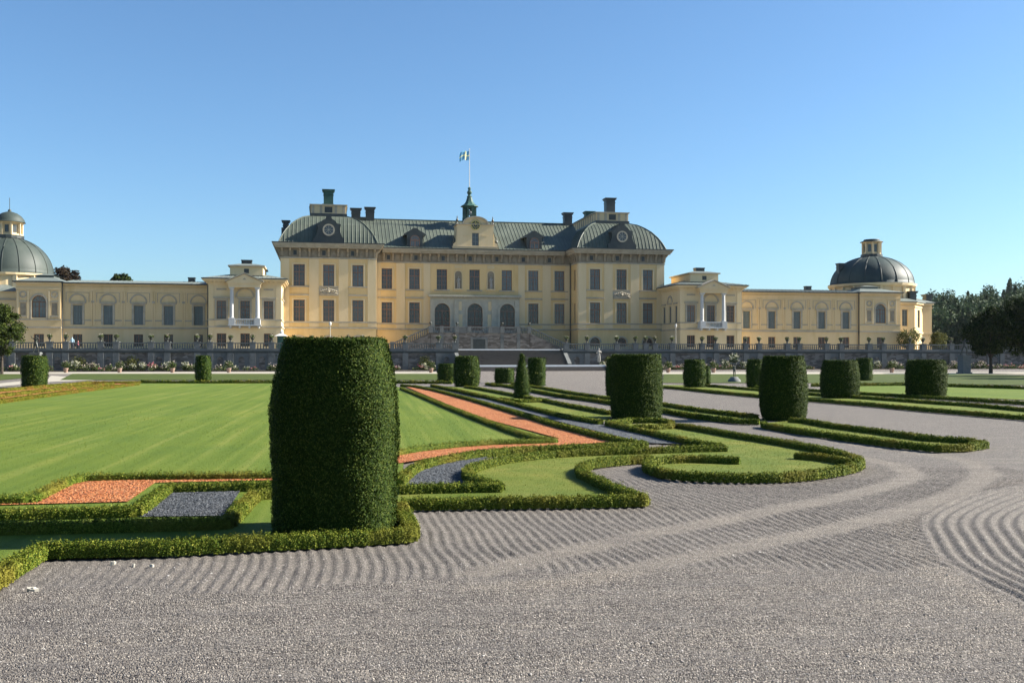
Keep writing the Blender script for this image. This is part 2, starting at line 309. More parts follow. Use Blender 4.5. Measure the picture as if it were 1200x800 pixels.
# ------------------------------------------------------------------ ground, paths, lawns, beds
SHEETS = []
def sheet(name, poly, h, mat, px=True, cat=None):
    pts = [G(*p) if px else p for p in poly]; SHEETS.append((name, pts, h, mat))
    vs = [Vector((x, y, 0)) for x, y in pts]
    tri = geometry.tessellate_polygon([vs])
    x0 = sum(p[0] for p in pts)/len(pts); y0 = sum(p[1] for p in pts)/len(pts)
    me = bpy.data.meshes.new(name)
    fs = []
    for t in tri:
        a, b, c = [pts[k] for k in t]
        fs.append(t if (b[0]-a[0])*(c[1]-a[1])-(c[0]-a[0])*(b[1]-a[1]) > 0 else t[::-1])
    me.from_pydata([(x-x0, y-y0, K*(y-y0)+h) for x, y in pts], [], fs); me.materials.append(M[mat]); me.update()
    o = link(name, me); o.location = (x0, y0, K*y0); return tag(o, kind='structure')
def poly_dist(X, Y, line):
    d = np.full(X.shape, 1e9)
    for (x0, y0), (x1, y1) in zip(line[:-1], line[1:]):
        dx, dy = x1-x0, y1-y0; t = np.clip(((X-x0)*dx+(Y-y0)*dy)/(dx*dx+dy*dy+1e-9), 0, 1)
        d = np.minimum(d, np.hypot(X-x0-t*dx, Y-y0-t*dy))
    return d
def sstep(a, b, x):
    t = np.clip((x-a)/(b-a), 0, 1); return t*t*(3-2*t)
TRACKS = [[(560, 690), (660, 680), (760, 661), (833, 645), (925, 628), (1017, 608), (1090, 588), (1130, 573), (1156, 555), (1141, 540), (1090, 531), (1000, 520), (900, 503)],
          [(560, 668), (660, 645), (760, 623), (833, 610), (907, 595), (980, 582), (1053, 564), (1072, 555), (1053, 544), (998, 533)]]
TR = [[G(*p) for p in t] for t in TRACKS]
BND = [G(*p) for p in [(-200, 688), (0, 690), (200, 693), (400, 690), (480, 679), (640, 672), (746, 664), (1100, 668), (1400, 690)]]
def relief(X, Y):
    uu = X*CT+Y*ST; vv = -X*ST+Y*CT
    yb = np.interp(X, [p[0] for p in BND], [p[1] for p in BND])+.12*np.sin(X*3.1)+.08*np.sin(X*7.3+1)
    zone = sstep(-.05, .35, Y-yb)*(1-sstep(17.5, 24, Y))
    d1 = poly_dist(X, Y, TR[0]); d2 = poly_dist(X, Y, TR[1]); dt = np.minimum(d1, d2)
    trk = (1-sstep(.12, .34, dt))
    wav = .045*np.sin(vv*1.7+.6*np.sin(uu*.9))+.03*np.sin(vv*3.3+uu*.7)+.07*np.sin(uu*1.1+1.3)*np.sin(vv*.8)
    drag = .10*np.exp(-np.maximum(Y-yb, 0)/.35)
    ph = (uu+wav*.55+drag*.7)*2*PI/.13
    rd = .5+.5*np.sin(ph+.35*np.sin(ph)); rd = rd**1.1*(1+.35*wob(X, Y, 0*X, 31, 9.0))
    soft = .55+.45*np.sin(uu*1.3+vv*.7)*np.sin(uu*.37-vv*.9+1)
    left = sstep(-4.6, -2.4, X)*.55+.45
    r1 = rd*zone*(1-.93*trk)*(.75+.25*soft)*left
    cx, cy, R = 14.3, 9.2, 9.75
    dd = np.hypot(X-cx, (Y-cy))
    inC = 1-sstep(R-.1, R+.12, dd)
    inC = inC*sstep(7.6, 8.6, Y+.3*np.sin(X*2))
    rc = ((.5+.5*np.sin((dd+.03*np.sin(Y*2.2))*2*PI/.165))*(1+.25*wob(X, Y, 0*X, 33, 8.0)))
    h = r1*(1-inC)+1.15*rc*inC
    lump = wob(X, Y, 0*X, 5, 5.0)*.10+wob(X, Y*2.4, 0*X, 9, 16.0)*.09
    edge = .5*np.exp(-((dd-R-.25)/.2)**2)*sstep(8, 9, Y)
    near = (1-zone)*(1-inC)
    fine = (.5+.5*np.sin((vv+.02*wob(X, Y, 0*X, 41, 3.0))*2*PI/.095))*(.62+.38*wob(X*.5, Y*2.5, 0*X, 43, 6.0))*near
    h = h+.95*fine+lump*(.6+.8*near)+.35*trk*zone+.3*near
    return h, np.maximum(trk*sstep(9, 10, Y)*.75, edge)
def ground():
    xs = np.concatenate([[-3000, -800, -250, -90, -40, -20], np.arange(-9.6, 9.8, .034), [14, 20, 40, 90, 250, 800, 3000]])
    ys = np.concatenate([[-400, -60, 0, 3.6], np.arange(4.2, 9.8, .019), np.arange(9.8, 11.2, .03), np.arange(11.2, 18, .05), np.arange(18, 26, .14), [32, 45, 70, 110, 160, 200, 400, 1000, 3500]])
    X, Y = np.meshgrid(xs, ys)
    h, tr = relief(X, Y)
    inside = (np.abs(X) < 9.9) & (Y > 4) & (Y < 26)
    Z = K*np.minimum(Y, 200)-.034+np.where(inside, np.clip(h, -.4, 1.5)*.027, .012)
    V = np.stack([X, Y, Z], -1).reshape(-1, 3); nx, ny = len(xs), len(ys)
    i = np.arange(nx*ny).reshape(ny, nx)
    F = np.stack([i[:-1, :-1], i[:-1, 1:], i[1:, 1:], i[1:, :-1]], -1).reshape(-1, 4)
    me = bpy.data.meshes.new('gravel_ground'); me.vertices.add(len(V)); me.vertices.foreach_set('co', V.astype(np.float32).ravel())
    me.loops.add(F.size); me.loops.foreach_set('vertex_index', F.astype(np.int32).ravel())
    me.polygons.add(len(F)); me.polygons.foreach_set('loop_start', np.arange(0, F.size, 4, dtype=np.int32))
    me.polygons.foreach_set('use_smooth', np.ones(len(F), dtype=bool))
    at = me.attributes.new('track', 'FLOAT', 'POINT'); at.data.foreach_set('value', np.where(inside, tr, 0).astype(np.float32).ravel())
    me.materials.append(M['gravel']); me.update(calc_edges=True)
    tag(link('gravel_ground', me), kind='structure')
ground()
# loose stones on the near gravel
def pebbles():
    rng = np.random.default_rng(4); n = 50000
    Y = 4.4+ (rng.random(n)**1.25)*8.5; X = (rng.random(n)-.5)*2*(.535*Y+.3)
    ok = np.ones(n, bool)
    pl = [G(*p) for p in [(-300, 700), (0, 672), (60, 655), (490, 640), (500, 600), (765, 594), (1300, 560), (1300, 800)]]
    lim = np.interp(X/Y*FPX+CXP, [-400, -10, 55, 488, 492, 765, 800, 1400], [700, 690, 662, 645, 605, 598, 560, 560])
    py = HOR+(EYE/Y-K)*FPX; ok = py > lim
    X, Y = X[ok], Y[ok]; n = len(X)
    h, _ = relief(X, Y); Z = K*Y-.034+np.clip(h, -.4, 1.5)*.027
    s = rng.gamma(5, .00065, n)+.002
    base = np.array([(1, 0, 0), (0, 1, 0), (-1, 0, 0), (0, -1, 0), (0, 0, .75), (0, 0, -.75)], float)
    F = np.array([(0, 1, 4), (1, 2, 4), (2, 3, 4), (3, 0, 4)])
    ang = rng.random(n)*6.28; ca, sa = np.cos(ang), np.sin(ang)
    B = base[None]*(rng.uniform(.6, 1.4, (n, 6, 1)))
    Vx = B[..., 0]*ca[:, None]-B[..., 1]*sa[:, None]; Vy = B[..., 0]*sa[:, None]+B[..., 1]*ca[:, None]
    V = np.stack([X[:, None]+Vx*s[:, None]*1.2, Y[:, None]+Vy*s[:, None]*1.2, Z[:, None]+(B[..., 2]+.25)*s[:, None]], -1).reshape(-1, 3)
    FF = (F[None]+(np.arange(n)*6)[:, None, None]).reshape(-1, 3)
    me = bpy.data.meshes.new('loose_stones'); me.vertices.add(len(V)); me.vertices.foreach_set('co', V.astype(np.float32).ravel())
    me.loops.add(FF.size); me.loops.foreach_set('vertex_index', FF.astype(np.int32).ravel())
    me.polygons.add(len(FF)); me.polygons.foreach_set('loop_start', np.arange(0, FF.size, 3, dtype=np.int32))
    m, nn, l, b = new_mat('pebble'); g = nn.new('ShaderNodeNewGeometry')
    r = ramp(nn, [(0, (.04, .036, .036)), (.4, (.09, .082, .08)), (.75, (.155, .143, .135)), (.95, (.26, .242, .225)), (1, (.48, .46, .43))]); l.new(g.outputs['Random Per Island'], r.inputs[0]); l.new(r.outputs[0], b.inputs['Base Color']); b.inputs['Roughness'].default_value = .75
    me.materials.append(m); me.update(calc_edges=True)
    tag(link('gravel', me), 'loose grey gravel stones strewn over the raked foreground', 'gravel', kind='stuff')
pebbles()

# lawns
sheet('lawn', [(-420, 640), (-60, 664), (48, 655), (340, 638), (480, 634), (468, 592), (470, 575), (474, 533), (540, 518), (650, 514.5), (560, 489), (470, 454.5), (440, 446.3), (330, 446.3), (165, 447.5), (0, 469.5), (-300, 510)], .012, 'lawn')
sheet('lawn', [(466, 592), (760, 588), (722, 574), (695, 561), (680, 551), (692, 542), (740, 537), (760, 536), (757, 546), (777, 554), (815, 558), (890, 559), (940, 556), (990, 550), (1010, 544), (990, 532.5), (952, 524), (915, 518), (865, 510), (815, 502), (775, 496), (714, 498), (765, 508), (822, 520), (851, 525), (761, 528), (652, 531.5), (600, 540), (562, 545), (549, 550), (546, 556), (570, 567), (588, 570), (540, 571), (466, 573)], .016, 'lawn_dry')
sheet('lawn', [(520, 453), (580, 468), (640, 482), (705, 495.5), (722, 485), (650, 472), (600, 463), (548, 454.5)], .012, 'lawn_dry')
sheet('lawn', [(590, 450.5), (660, 464), (777, 481), (870, 494), (892, 491), (820, 481), (712, 467), (640, 456), (600, 450)], .012, 'lawn_dry')
sheet('lawn', [(893, 496), (1002, 513), (1101, 525), (1157, 520), (1087, 513), (973, 498), (930, 493)], .012, 'lawn_dry')
sheet('lawn', [(951, 451), (1007, 449.6), (1300, 456), (1300, 474), (1200, 468.5), (1109, 464.5), (1004, 459)], .012, 'lawn')
sheet('lawn', [(770, 451), (830, 457.5), (890, 463.5), (968, 469.5), (1087, 480), (1300, 500), (1300, 486), (1143, 473), (1000, 462), (890, 456.5), (830, 451.5)], .010, 'lawn_dry')
sheet('lawn', [(70, 445.2), (528, 445.2), (524, 437.8), (85, 437.8)], .012, 'lawn_far')
sheet('lawn', [(-200, 452), (-20, 447), (40, 442), (52, 438.5), (-200, 438.5)], .012, 'lawn_far')
sheet('lawn', [(776, 448.5), (1060, 448.8), (1300, 453), (1300, 442), (1140, 438.2), (778, 438.2)], .008, 'lawn_far')
# pale paths
sheet('path', [(-250, 438.4), (560, 437.7), (560, 435.7), (-250, 435.7)], .006, 'path')
sheet('path', [(-200, 461), (0, 452.8), (60, 447.5), (110, 445.3), (92, 442.5), (60, 440), (56, 443.5), (0, 449), (-200, 455)], .009, 'path')
sheet('path', [(770, 438.2), (1300, 438.2), (1300, 435.9), (770, 435.9)], .006, 'path')
# red brick-chip ribbon and slate beds
sheet('red_gravel_bed', [(-120, 596), (36, 592.5), (150, 589.5), (182, 567), (320, 564), (420, 552), (480, 542), (560, 528), (652, 523), (742, 517), (650, 495), (560, 470), (500, 454), (476, 453.5), (560, 489), (655, 514.5), (560, 519), (474, 532), (420, 545), (320, 559), (190, 560), (100, 562), (36, 588), (-120, 590)], .030, 'red_gravel')
sheet('slate_bed', [(200, 574), (284, 573), (262, 606), (164, 607)], .026, 'slate')
sheet('slate_bed', [(474, 556), (487, 548), (520, 541), (575, 534), (556, 546), (548, 556), (560, 567), (474, 570)], .026, 'slate')
sheet('slate_bed', [(545, 465), (600, 479), (650, 493), (705, 507), (757, 519.5), (851, 523), (800, 515), (765, 508), (714, 498), (660, 489), (580, 468.5)], .022, 'slate')
# striped bed left of the big lawn
sheet('red_gravel_bed', [(-250, 497), (0, 470), (158, 449), (120, 447), (0, 457), (-250, 474)], .018, 'red_gravel')

def inside_poly(X, Y, pts):
    c = np.zeros(X.shape, bool); n = len(pts)
    for k in range(n):
        (x0, y0), (x1, y1) = pts[k], pts[(k+1) % n]
        hit = ((y0 > Y) != (y1 > Y)) & (X < (x1-x0)*(Y-y0)/(y1-y0+1e-12)+x0); c ^= hit
    return c
def sample_near(pts, n, ymax, rng, power=2.0):
    P = np.array(pts); y0, y1 = P[:, 1].min(), min(P[:, 1].max(), ymax)
    if y1 <= y0: return np.zeros(0), np.zeros(0)
    q = rng.random(n); Y = 1/(1/y0+(1/y1-1/y0)*q)                      # density falls with distance squared over the view
    X = (rng.random(n)-.5)*2*(.53*Y+.3); ok = inside_poly(X, Y, pts); return X[ok], Y[ok]
def grass_and_chips():
    rng = np.random.default_rng(8); VG = []; VD = []
    for name, pts, h, mat in SHEETS:
        if mat in ('lawn', 'lawn_dry'):
            X, Y = sample_near(pts, 170000, 48, rng); n = len(X)
            if not n: continue
            kp = rng.random(n) > sstep(20, 44, Y); X, Y = X[kp], Y[kp]; n = len(X)
            s = np.maximum(.008, .0006*Y)*rng.uniform(.6, 1.3, n); hh = s*rng.uniform(.5, 1.2, n)
            a = rng.random(n)*PI; dx, dy = np.cos(a)*s*.5, np.sin(a)*s*.5; lx, ly = rng.normal(0, .5, n)*hh, rng.normal(0, .5, n)*hh
            Z = K*Y+h-.004
            V = np.stack([np.stack([X-dx, Y-dy, Z], 1), np.stack([X+dx, Y+dy, Z], 1), np.stack([X+lx+dx*.3, Y+ly+dy*.3, Z+hh], 1), np.stack([X+lx-dx*.3, Y+ly-dy*.3, Z+hh], 1)], 1)
            (VG if mat == 'lawn' else VD).append(V)
    for V, m, lab in ((VG, 'blades', 'short mown grass blades on the big lawn'), (VD, 'blades_dry', 'short worn grass blades on the small parterre lawns')):
        tag(quads_mesh('grass', np.concatenate(V), m), lab, 'grass', kind='stuff')
    for key, m, lab, sz in (('red_gravel', 'red_chip', 'loose orange-red brick chips on the ribbon beds', .017), ('slate', 'slate_chip', 'loose dark slate chips on the grey beds', .013)):
        PP = []
        for name, pts, h, mat in SHEETS:
            if mat == key:
                X, Y = sample_near(pts, 120000, 45, rng); PP.append(np.stack([X, Y, K*Y+h+.003], 1))
        P = np.concatenate(PP); s = np.maximum(sz, .0009*P[:, 1]); Nn = np.tile([0, 0, 1.0], (len(P), 1))
        tag(quads_mesh('brick_chips' if key == 'red_gravel' else 'slate_chips', leaf_quads(P, Nn, 1.0, rng, .55, .7)*1 if False else leaf_quads(P, Nn, s.mean(), rng, .55, .7), m), lab, 'gravel', kind='stuff')
grass_and_chips()

# ------------------------------------------------------------------ clipped box hedges
def resample(pts, step):
    P = np.array(pts, float); seg = np.linalg.norm(np.diff(P, axis=0), axis=1); L = np.concatenate([[0], np.cumsum(seg)])
    n = max(2, int(L[-1]/step)+1); t = np.linspace(0, L[-1], n)
    return np.stack([np.interp(t, L, P[:, 0]), np.interp(t, L, P[:, 1])], 1), L[-1]
def smooth_line(pts, it=1):
    for _ in range(it):
        q = [pts[0]]
        for a, b in zip(pts[:-1], pts[1:]):
            q += [(a[0]*.75+b[0]*.25, a[1]*.75+b[1]*.25), (a[0]*.25+b[0]*.75, a[1]*.25+b[1]*.75)]
        q.append(pts[-1]); pts = q
    return pts
HC = [0]
def hedge(label, pxs, w=.19, h=.145, mat='hedge', sm=0, dens=1.0, group='low box hedges of the parterre'):
    HC[0] += 1; seed = 100+HC[0]; rng = np.random.default_rng(seed)
    pts = [G(x, y, h) for x, y in pxs]
    if sm: pts = smooth_line(pts, sm)
    mid = np.mean(np.array(pts), 0)
    D = max(7.0, float(np.min(np.array(pts)[:, 1])))
    P, L = resample(pts, .12 if D < 30 else .35)
    d = np.gradient(P, axis=0); d /= np.linalg.norm(d, axis=1, keepdims=True)+1e-9; nr = np.stack([-d[:, 1], d[:, 0]], 1)
    root = thing('box_hedge', label, 'hedge', (P[0][0], P[0][1], K*P[0][1]), 0, group)
    ox, oy, oz = P[0][0], P[0][1], K*P[0][1]
    # core
    sec = [(-.5, 0), (-.52, .45), (-.46, .86), (-.25, .97), (.25, .97), (.46, .86), (.52, .45), (.5, 0)]
    mb = MB(); ns = len(sec)
    for k, (p, q) in enumerate(zip(P, nr)):
        for a, b in sec:
            wv = 1+.12*float(wob(p[0]*1.0, p[1], a*9.0, seed, 4)); hv = 1+.10*float(wob(p[0], p[1], 3.0+a*3, seed+1, 4))
            ww = w*(.74)*a*wv; x = p[0]+q[0]*ww; y = p[1]+q[1]*ww
            mb.v.append((x-ox, y-oy, K*y-oz+h*.84*b*hv))
    for k in range(len(P)-1):
        for j in range(ns-1): a = k*ns+j; mb.f.append((a, a+ns, a+ns+1, a+1)); mb.m.append(0)
    mb.f.append(tuple(range(ns))); mb.m.append(0); mb.f.append(tuple(range(len(mb.v)-1, len(mb.v)-ns-1, -1))); mb.m.append(0)
    mb.build('hedge_body', mat, root, off=(0, 0, 0))
    # leaves: sized by distance along the run so that each piece stays a leaf tuft of a pixel or two
    Ls = max(.021, .00175*D); area = L*(w+2*h); n = int(area*3.4*dens/(Ls*Ls*.42)); n = min(n, 90000)
    t = rng.random(n)*(len(P)-1); i0 = np.floor(t).astype(int); i0 = np.clip(i0, 0, len(P)-2); fr = (t-i0)[:, None]
    C = P[i0]*(1-fr)+P[i0+1]*fr; Q = nr[i0]
    per = rng.random(n)*(w+2*h); a = np.where(per < h, -.5, np.where(per > h+w, .5, (per-h)/w-.5)); b = np.where(per < h, per/h, np.where(per > h+w, (w+2*h-per)/h, 1.0))
    wv = 1+.10*wob(C[:, 0], C[:, 1], a*9, seed, 4); hv = 1+.13*wob(C[:, 0], C[:, 1], 3+a*3, seed+1, 5)+.16*wob(C[:, 0]*3, C[:, 1]*3, a*4, seed+2, 11)
    cw = max(.045, .0035*D); sa = rng.random(4096); cell = (np.floor(C[:, 0]/cw).astype(int)*73+np.floor(C[:, 1]/cw).astype(int)*179+np.floor((a*w+9)/cw).astype(int)*283) % 4096
    hv = hv*(.86+.30*sa[cell]); wv = wv*(.90+.2*sa[(cell*7+11) % 4096])
    rnd = rng.uniform(.78, 1.07, n)+.25*(rng.random(n) < .05)*rng.random(n)
    px_ = C+Q*(a*w*wv*rnd*(1-.12*(b > .85)))[:, None]
    z = h*b*hv*rnd
    Nn = np.stack([Q[:, 0]*np.sign(a)*(np.abs(a) > .45), Q[:, 1]*np.sign(a)*(np.abs(a) > .45), (b >= .98)*1.0+.35], 1)
    Pp = np.stack([px_[:, 0]-ox, px_[:, 1]-oy, K*px_[:, 1]-oz+z], 1)
    quads_mesh('foliage', leaf_quads(Pp, Nn, Ls, rng, .5), mat, root)
    return root
hedge('front box hedge on the raked gravel before the large near topiary', [(-75, 712), (-20, 678), (18, 655), (50, 637), (120, 635.5), (200, 634), (300, 629), (400, 624), (484, 619), (476, 603), (467, 587)])
hedge('front box hedge with a sharp hooked corner, right of the big topiary', [(470, 585), (560, 583.5), (660, 582.5), (757, 580.5), (722, 569), (698, 558.7), (682, 551), (680, 545), (691, 540), (713, 537), (740, 534.6), (764, 533.5)])
hedge('box hedge curling round the slate bed right of the big topiary', [(467, 560), (472, 556), (479, 549.5), (488, 543.5), (510, 537), (540, 531.5), (585, 525.5), (620, 523), (652, 522), (705, 520.5), (757, 517.6)], sm=1)
hedge('short box hedge closing the front of the slate bed right of the big topiary', [(467, 569), (495, 568), (540, 567), (588, 566.5)])
hedge('wavy box hedge between slate bed and worn lawn', [(586, 565.5), (570, 562), (556, 558), (546, 552.5), (549, 546.5), (562, 542), (585, 536), (615, 532), (652, 528.5), (705, 526), (761, 524.6), (820, 522.5), (851, 522)], sm=1)
hedge('box hedge from the tall topiary down to the pointed tip of the slate strip', [(712, 494), (740, 500), (765, 505), (790, 511), (822, 517), (848, 521)])
hedge('box hedge loop around the rounded worn lawn at right centre', [(867, 536), (815, 534), (785, 535), (765, 537), (757, 541), (765, 547), (785, 551.5), (815, 554), (890, 555.5), (940, 553), (985, 547), (1008, 541), (1007, 536), (990, 530), (975, 526), (952, 521.5), (915, 515), (865, 507.5), (815, 499), (793, 496)], sm=1)
hedge('short box hedge spur inside the right end of the rounded lawn loop', [(932, 530), (955, 531.5), (977, 534), (996, 537.5)])
hedge('small box hedge at the foot of the tall topiary right of centre', [(712, 493), (740, 490.5), (775, 490.5), (787, 493.5), (787, 497), (765, 498.5), (742, 498)])
hedge('box hedge along the right side of the long red bed', [(757, 517), (733, 514.5), (705, 508.5), (679, 502), (650, 495), (600, 480), (550, 466), (510, 456), (486, 451.5), (470, 450.5)])
hedge('box hedge between the big lawn and the long red bed', [(470, 453.5), (490, 461), (520, 473), (560, 488), (600, 502), (626, 510), (652, 513), (620, 514), (580, 515), (540, 517.5), (490, 522.5), (440, 531), (380, 545), (320, 552), (240, 553), (160, 553.5), (98, 555), (80, 559), (50, 573), (38, 579), (0, 580), (-120, 581)])
hedge('box hedge along the near side of the orange-red bed at left', [(-120, 600), (0, 598), (80, 595.5), (160, 593.5), (178, 580), (196, 567.5), (230, 566.5), (320, 564.5), (400, 556), (440, 549)])
hedge('box hedge around the near side of the slate bed at left', [(-120, 614), (0, 612.5), (100, 611), (200, 608.5), (266, 606.5), (281, 592), (299, 575), (330, 573)])
hedge('long thin box hedge right of the slate strip, ending before the tall topiary', [(506, 450.5), (540, 457), (580, 466), (620, 476), (660, 485.5), (704, 492.5)])
hedge('box hedge behind the small conical yew, beside the pale gravel strip', [(545, 452), (560, 454), (600, 461), (635, 467), (670, 474), (716, 482)])
hedge('short cross hedge at the foot of the small conical yew', [(588, 466), (604, 468.5), (622, 468), (640, 467.5)])
hedge('near box hedge of the narrow lawn strip behind the tall drum-shaped yew', [(576, 448.5), (600, 452), (624, 456.5), (660, 462.5), (700, 467.5), (777, 479), (820, 486), (870, 491.5), (890, 492)])
hedge('far box hedge of the narrow lawn strip behind the tall drum-shaped yew', [(600, 448.5), (640, 454), (670, 459), (712, 465), (780, 472.5), (820, 478.5), (887, 486)])
hedge('box hedge enclosing the pointed lawn strip right of the wide topiary', [(895, 494), (897, 496), (945, 503.5), (1002, 511), (1058, 518), (1101, 522), (1130, 521), (1155, 517.5), (1129, 513), (1087, 510.5), (1030, 503), (973, 496), (945, 491), (925, 490)])
hedge('nearest box hedge along the far side of the wide gravel avenue', [(775, 452), (800, 454), (845, 458.5), (890, 462.5), (967, 468), (1030, 473), (1087, 478), (1143, 482.5), (1200, 487), (1310, 497)])
hedge('middle box hedge of three rows before the right lawn', [(828, 450.5), (890, 455.5), (960, 461), (1030, 465.5), (1080, 469), (1143, 473), (1200, 478), (1310, 487)])
hedge('far box hedge of three rows edging the right lawn', [(885, 452), (951, 456), (1015, 460), (1100, 464.5), (1200, 470.5), (1310, 478)])
hedge('thin dark box hedge across the far end of the big lawn', [(165, 446), (240, 446.2), (330, 446), (440, 446), (530, 446.5)], h=.2)
hedge('thin box hedge along the far edge of the right lawn', [(951, 449.5), (1060, 448.6), (1200, 452.5), (1310, 455)], h=.2)
hedge('yellowish upper row of low hedge along the left side of the big lawn', [(-260, 475), (-100, 463), (0, 456), (104, 447.2), (165, 446.6)], mat='hedge_dry', w=.5, h=.16)
hedge('yellowish middle row of low hedge along the left side of the big lawn', [(-260, 485), (0, 462), (90, 452), (130, 448.6)], mat='hedge_dry', w=.5, h=.16)
hedge('yellowish lower row of low hedge along the left side of the big lawn', [(-260, 496), (0, 468.3), (100, 455.5), (160, 448.6)], mat='hedge_dry', w=.5, h=.16)
hedge('low box hedge at the foot of the far squat topiary beyond the centre gravel', [(570, 448.6), (582, 450.5), (612, 450.8)])

# ------------------------------------------------------------------ clipped topiaries
PROF = {'tapered': [(0, .965), (.3, .985), (.66, 1.0), (.74, .985), (.84, .925), (.985, .815), (1, .80)],
        'barrel': [(0, .86), (.12, .95), (.4, 1.0), (.62, .985), (.82, .92), (.94, .86), (1, .83)],
        'drum': [(0, .95), (.3, 1), (.7, 1), (.92, .97), (1, .94)],
        'flare': [(0, .93), (.3, .98), (.6, 1.0), (.85, .95), (1, .88)],
        'cone': [(0, .9), (.1, 1), (.3, .98), (.6, .72), (.85, .4), (1, .08)]}
TC = [0]
def topiary(label, pxl, pxr, pyt, pyb, prof='barrel', ex=2.2, mat='yew', name='clipped_topiary', cat='topiary', group='clipped yew topiaries', rag=.5, rot=-.22):
    TC[0] += 1; seed = 500+TC[0]*7; rng = np.random.default_rng(seed)
    cx = (pxl+pxr)/2; x, y = G(cx, pyb); r = (pxr-pxl)/2/FPX*y; y += r*.9; r = (pxr-pxl)/2/FPX*y; x = (cx-CXP)/FPX*y
    H = EYE+(HOR-pyt)/FPX*(y-r*.75)-K*y
    root = thing(name, label, cat, (x, y, K*y), rot+rng.uniform(-.08, .08), group)
    pz = np.array([p[0] for p in PROF[prof]]); pr = np.array([p[1] for p in PROF[prof]])
    def se(a): return (np.abs(np.cos(a))**ex+np.abs(np.sin(a))**ex)**(-1/ex)
    def surf(a, f, k=1.0):
        rr = r*np.interp(f, pz, pr)*se(a)/1.04
        X, Y, Z = rr*np.cos(a), rr*np.sin(a), f*H
        bump = 1+.026*wob(X, Y, Z, seed, 3.2/max(r, .4))+.016*wob(X, Y, Z, seed+3, 9/max(r, .4))
        return X*bump*k, Y*bump*k, Z
    mb = MB(); na, nf = 40, 26
    for j in range(nf):
        f = j/(nf-1)
        for k in range(na):
            X, Y, Z = surf(np.array(2*PI*k/na), np.array(f), .94); mb.v.append((float(X), float(Y), float(Z)*.975))
    for j in range(nf-1):
        for k in range(na): q = (k+1) % na; mb.f.append((j*na+k, j*na+q, (j+1)*na+q, (j+1)*na+k)); mb.m.append(0)
    mb.f.append(tuple((nf-1)*na+k for k in range(na))); mb.m.append(0)
    mb.build('yew_body', mat, root, off=(0, 0, 0), smooth=True)
    Ls = max(.026, .0014*y); area = 2*PI*r*H+PI*r*r; n = min(150000, int(area*3.0/(Ls*Ls*.4)))
    nt_ = int(n*.14) if prof != 'cone' else 10
    a = rng.random(n)*2*PI; f = rng.random(n)**(1.25 if prof == 'cone' else 1)
    X, Y, Z = surf(a, f); da = 1.0
    Nn = np.stack([np.cos(a), np.sin(a), np.full(n, .15)], 1)
    P = np.stack([X, Y, Z], 1)
    rt = np.sqrt(rng.random(nt_)); at = rng.random(nt_)*2*PI
    Xt, Yt, Zt = surf(at, np.ones(nt_)); Pt = np.stack([Xt*rt, Yt*rt, Zt+.02*wob(Xt*rt, Yt*rt, Zt, seed, 5)], 1); Nt = np.tile([0, 0, 1.0], (nt_, 1))
    P = np.concatenate([P, Pt]); Nn = np.concatenate([Nn, Nt])
    P = P+Nn*(.3*rag*rng.normal(0, 1, (len(P), 1))-1.3*np.abs(rng.normal(0, 1, (len(P), 1))))*Ls + rng.normal(0, .3*Ls, P.shape)
    quads_mesh('foliage', leaf_quads(P, Nn, Ls, rng, .42, .5), mat, root)
    return root
topiary('largest barrel-shaped clipped yew in the foreground, dark side towards the camera', 323, 465, 396.5, 634, 'tapered', 4.0, 'yew', rag=.8, rot=-.04)
topiary('wide barrel-shaped yew at the gravel avenue, right of centre, with a lit right side', 889.5, 947, 417.5, 493)
topiary('tall drum-shaped yew just right of the steps, in front of a half-hidden one', 714, 777, 415.5, 491.5, 'drum')
topiary('yew half hidden behind the tall drum-shaped yew', 709, 731, 420, 466)
topiary('barrel-shaped yew at the far end of the red bed, left of the steps', 531, 563, 417.5, 453)
topiary('dark low yew half hidden at the left of the barrel yew by the red bed', 512, 536, 426.5, 448.5, 'flare')
topiary('squat box-like yew in front of the steps', 580, 602.5, 432, 449, 'drum', 4)
topiary('upright yew directly behind the small conical yew', 618, 640, 419.5, 452, 'drum')
topiary('small loose conical yew among the strip hedges', 602, 621, 415, 467, 'cone', 2.0, 'yew', rag=2.2, name='conical_yew')
topiary('yew left of the bronze fountain figure, with a small one tucked behind it', 800, 828, 421.5, 454)
topiary('small rounded yew tucked behind the one left of the bronze fountain figure', 822, 833, 429, 450, 'barrel')
topiary('dark yew half hidden at the left of the wide avenue yew', 874, 896, 421.5, 454)
topiary('flat-topped yew at the left end of the right lawn', 961, 1007.5, 422.5, 467)
topiary('small far yew peeking out behind the flat-topped yew on the right lawn edge', 1003, 1022.5, 420, 446, 'drum')
topiary('rightmost flat-topped yew in front of the right lawn', 1061, 1109, 422, 466.5, 'flare')
topiary('leftmost yew beside the pale curved path', 25.5, 55.5, 417, 454, 'flare')
topiary('yew standing alone at the far edge of the big lawn', 228.5, 247.5, 417, 446.5, 'barrel')

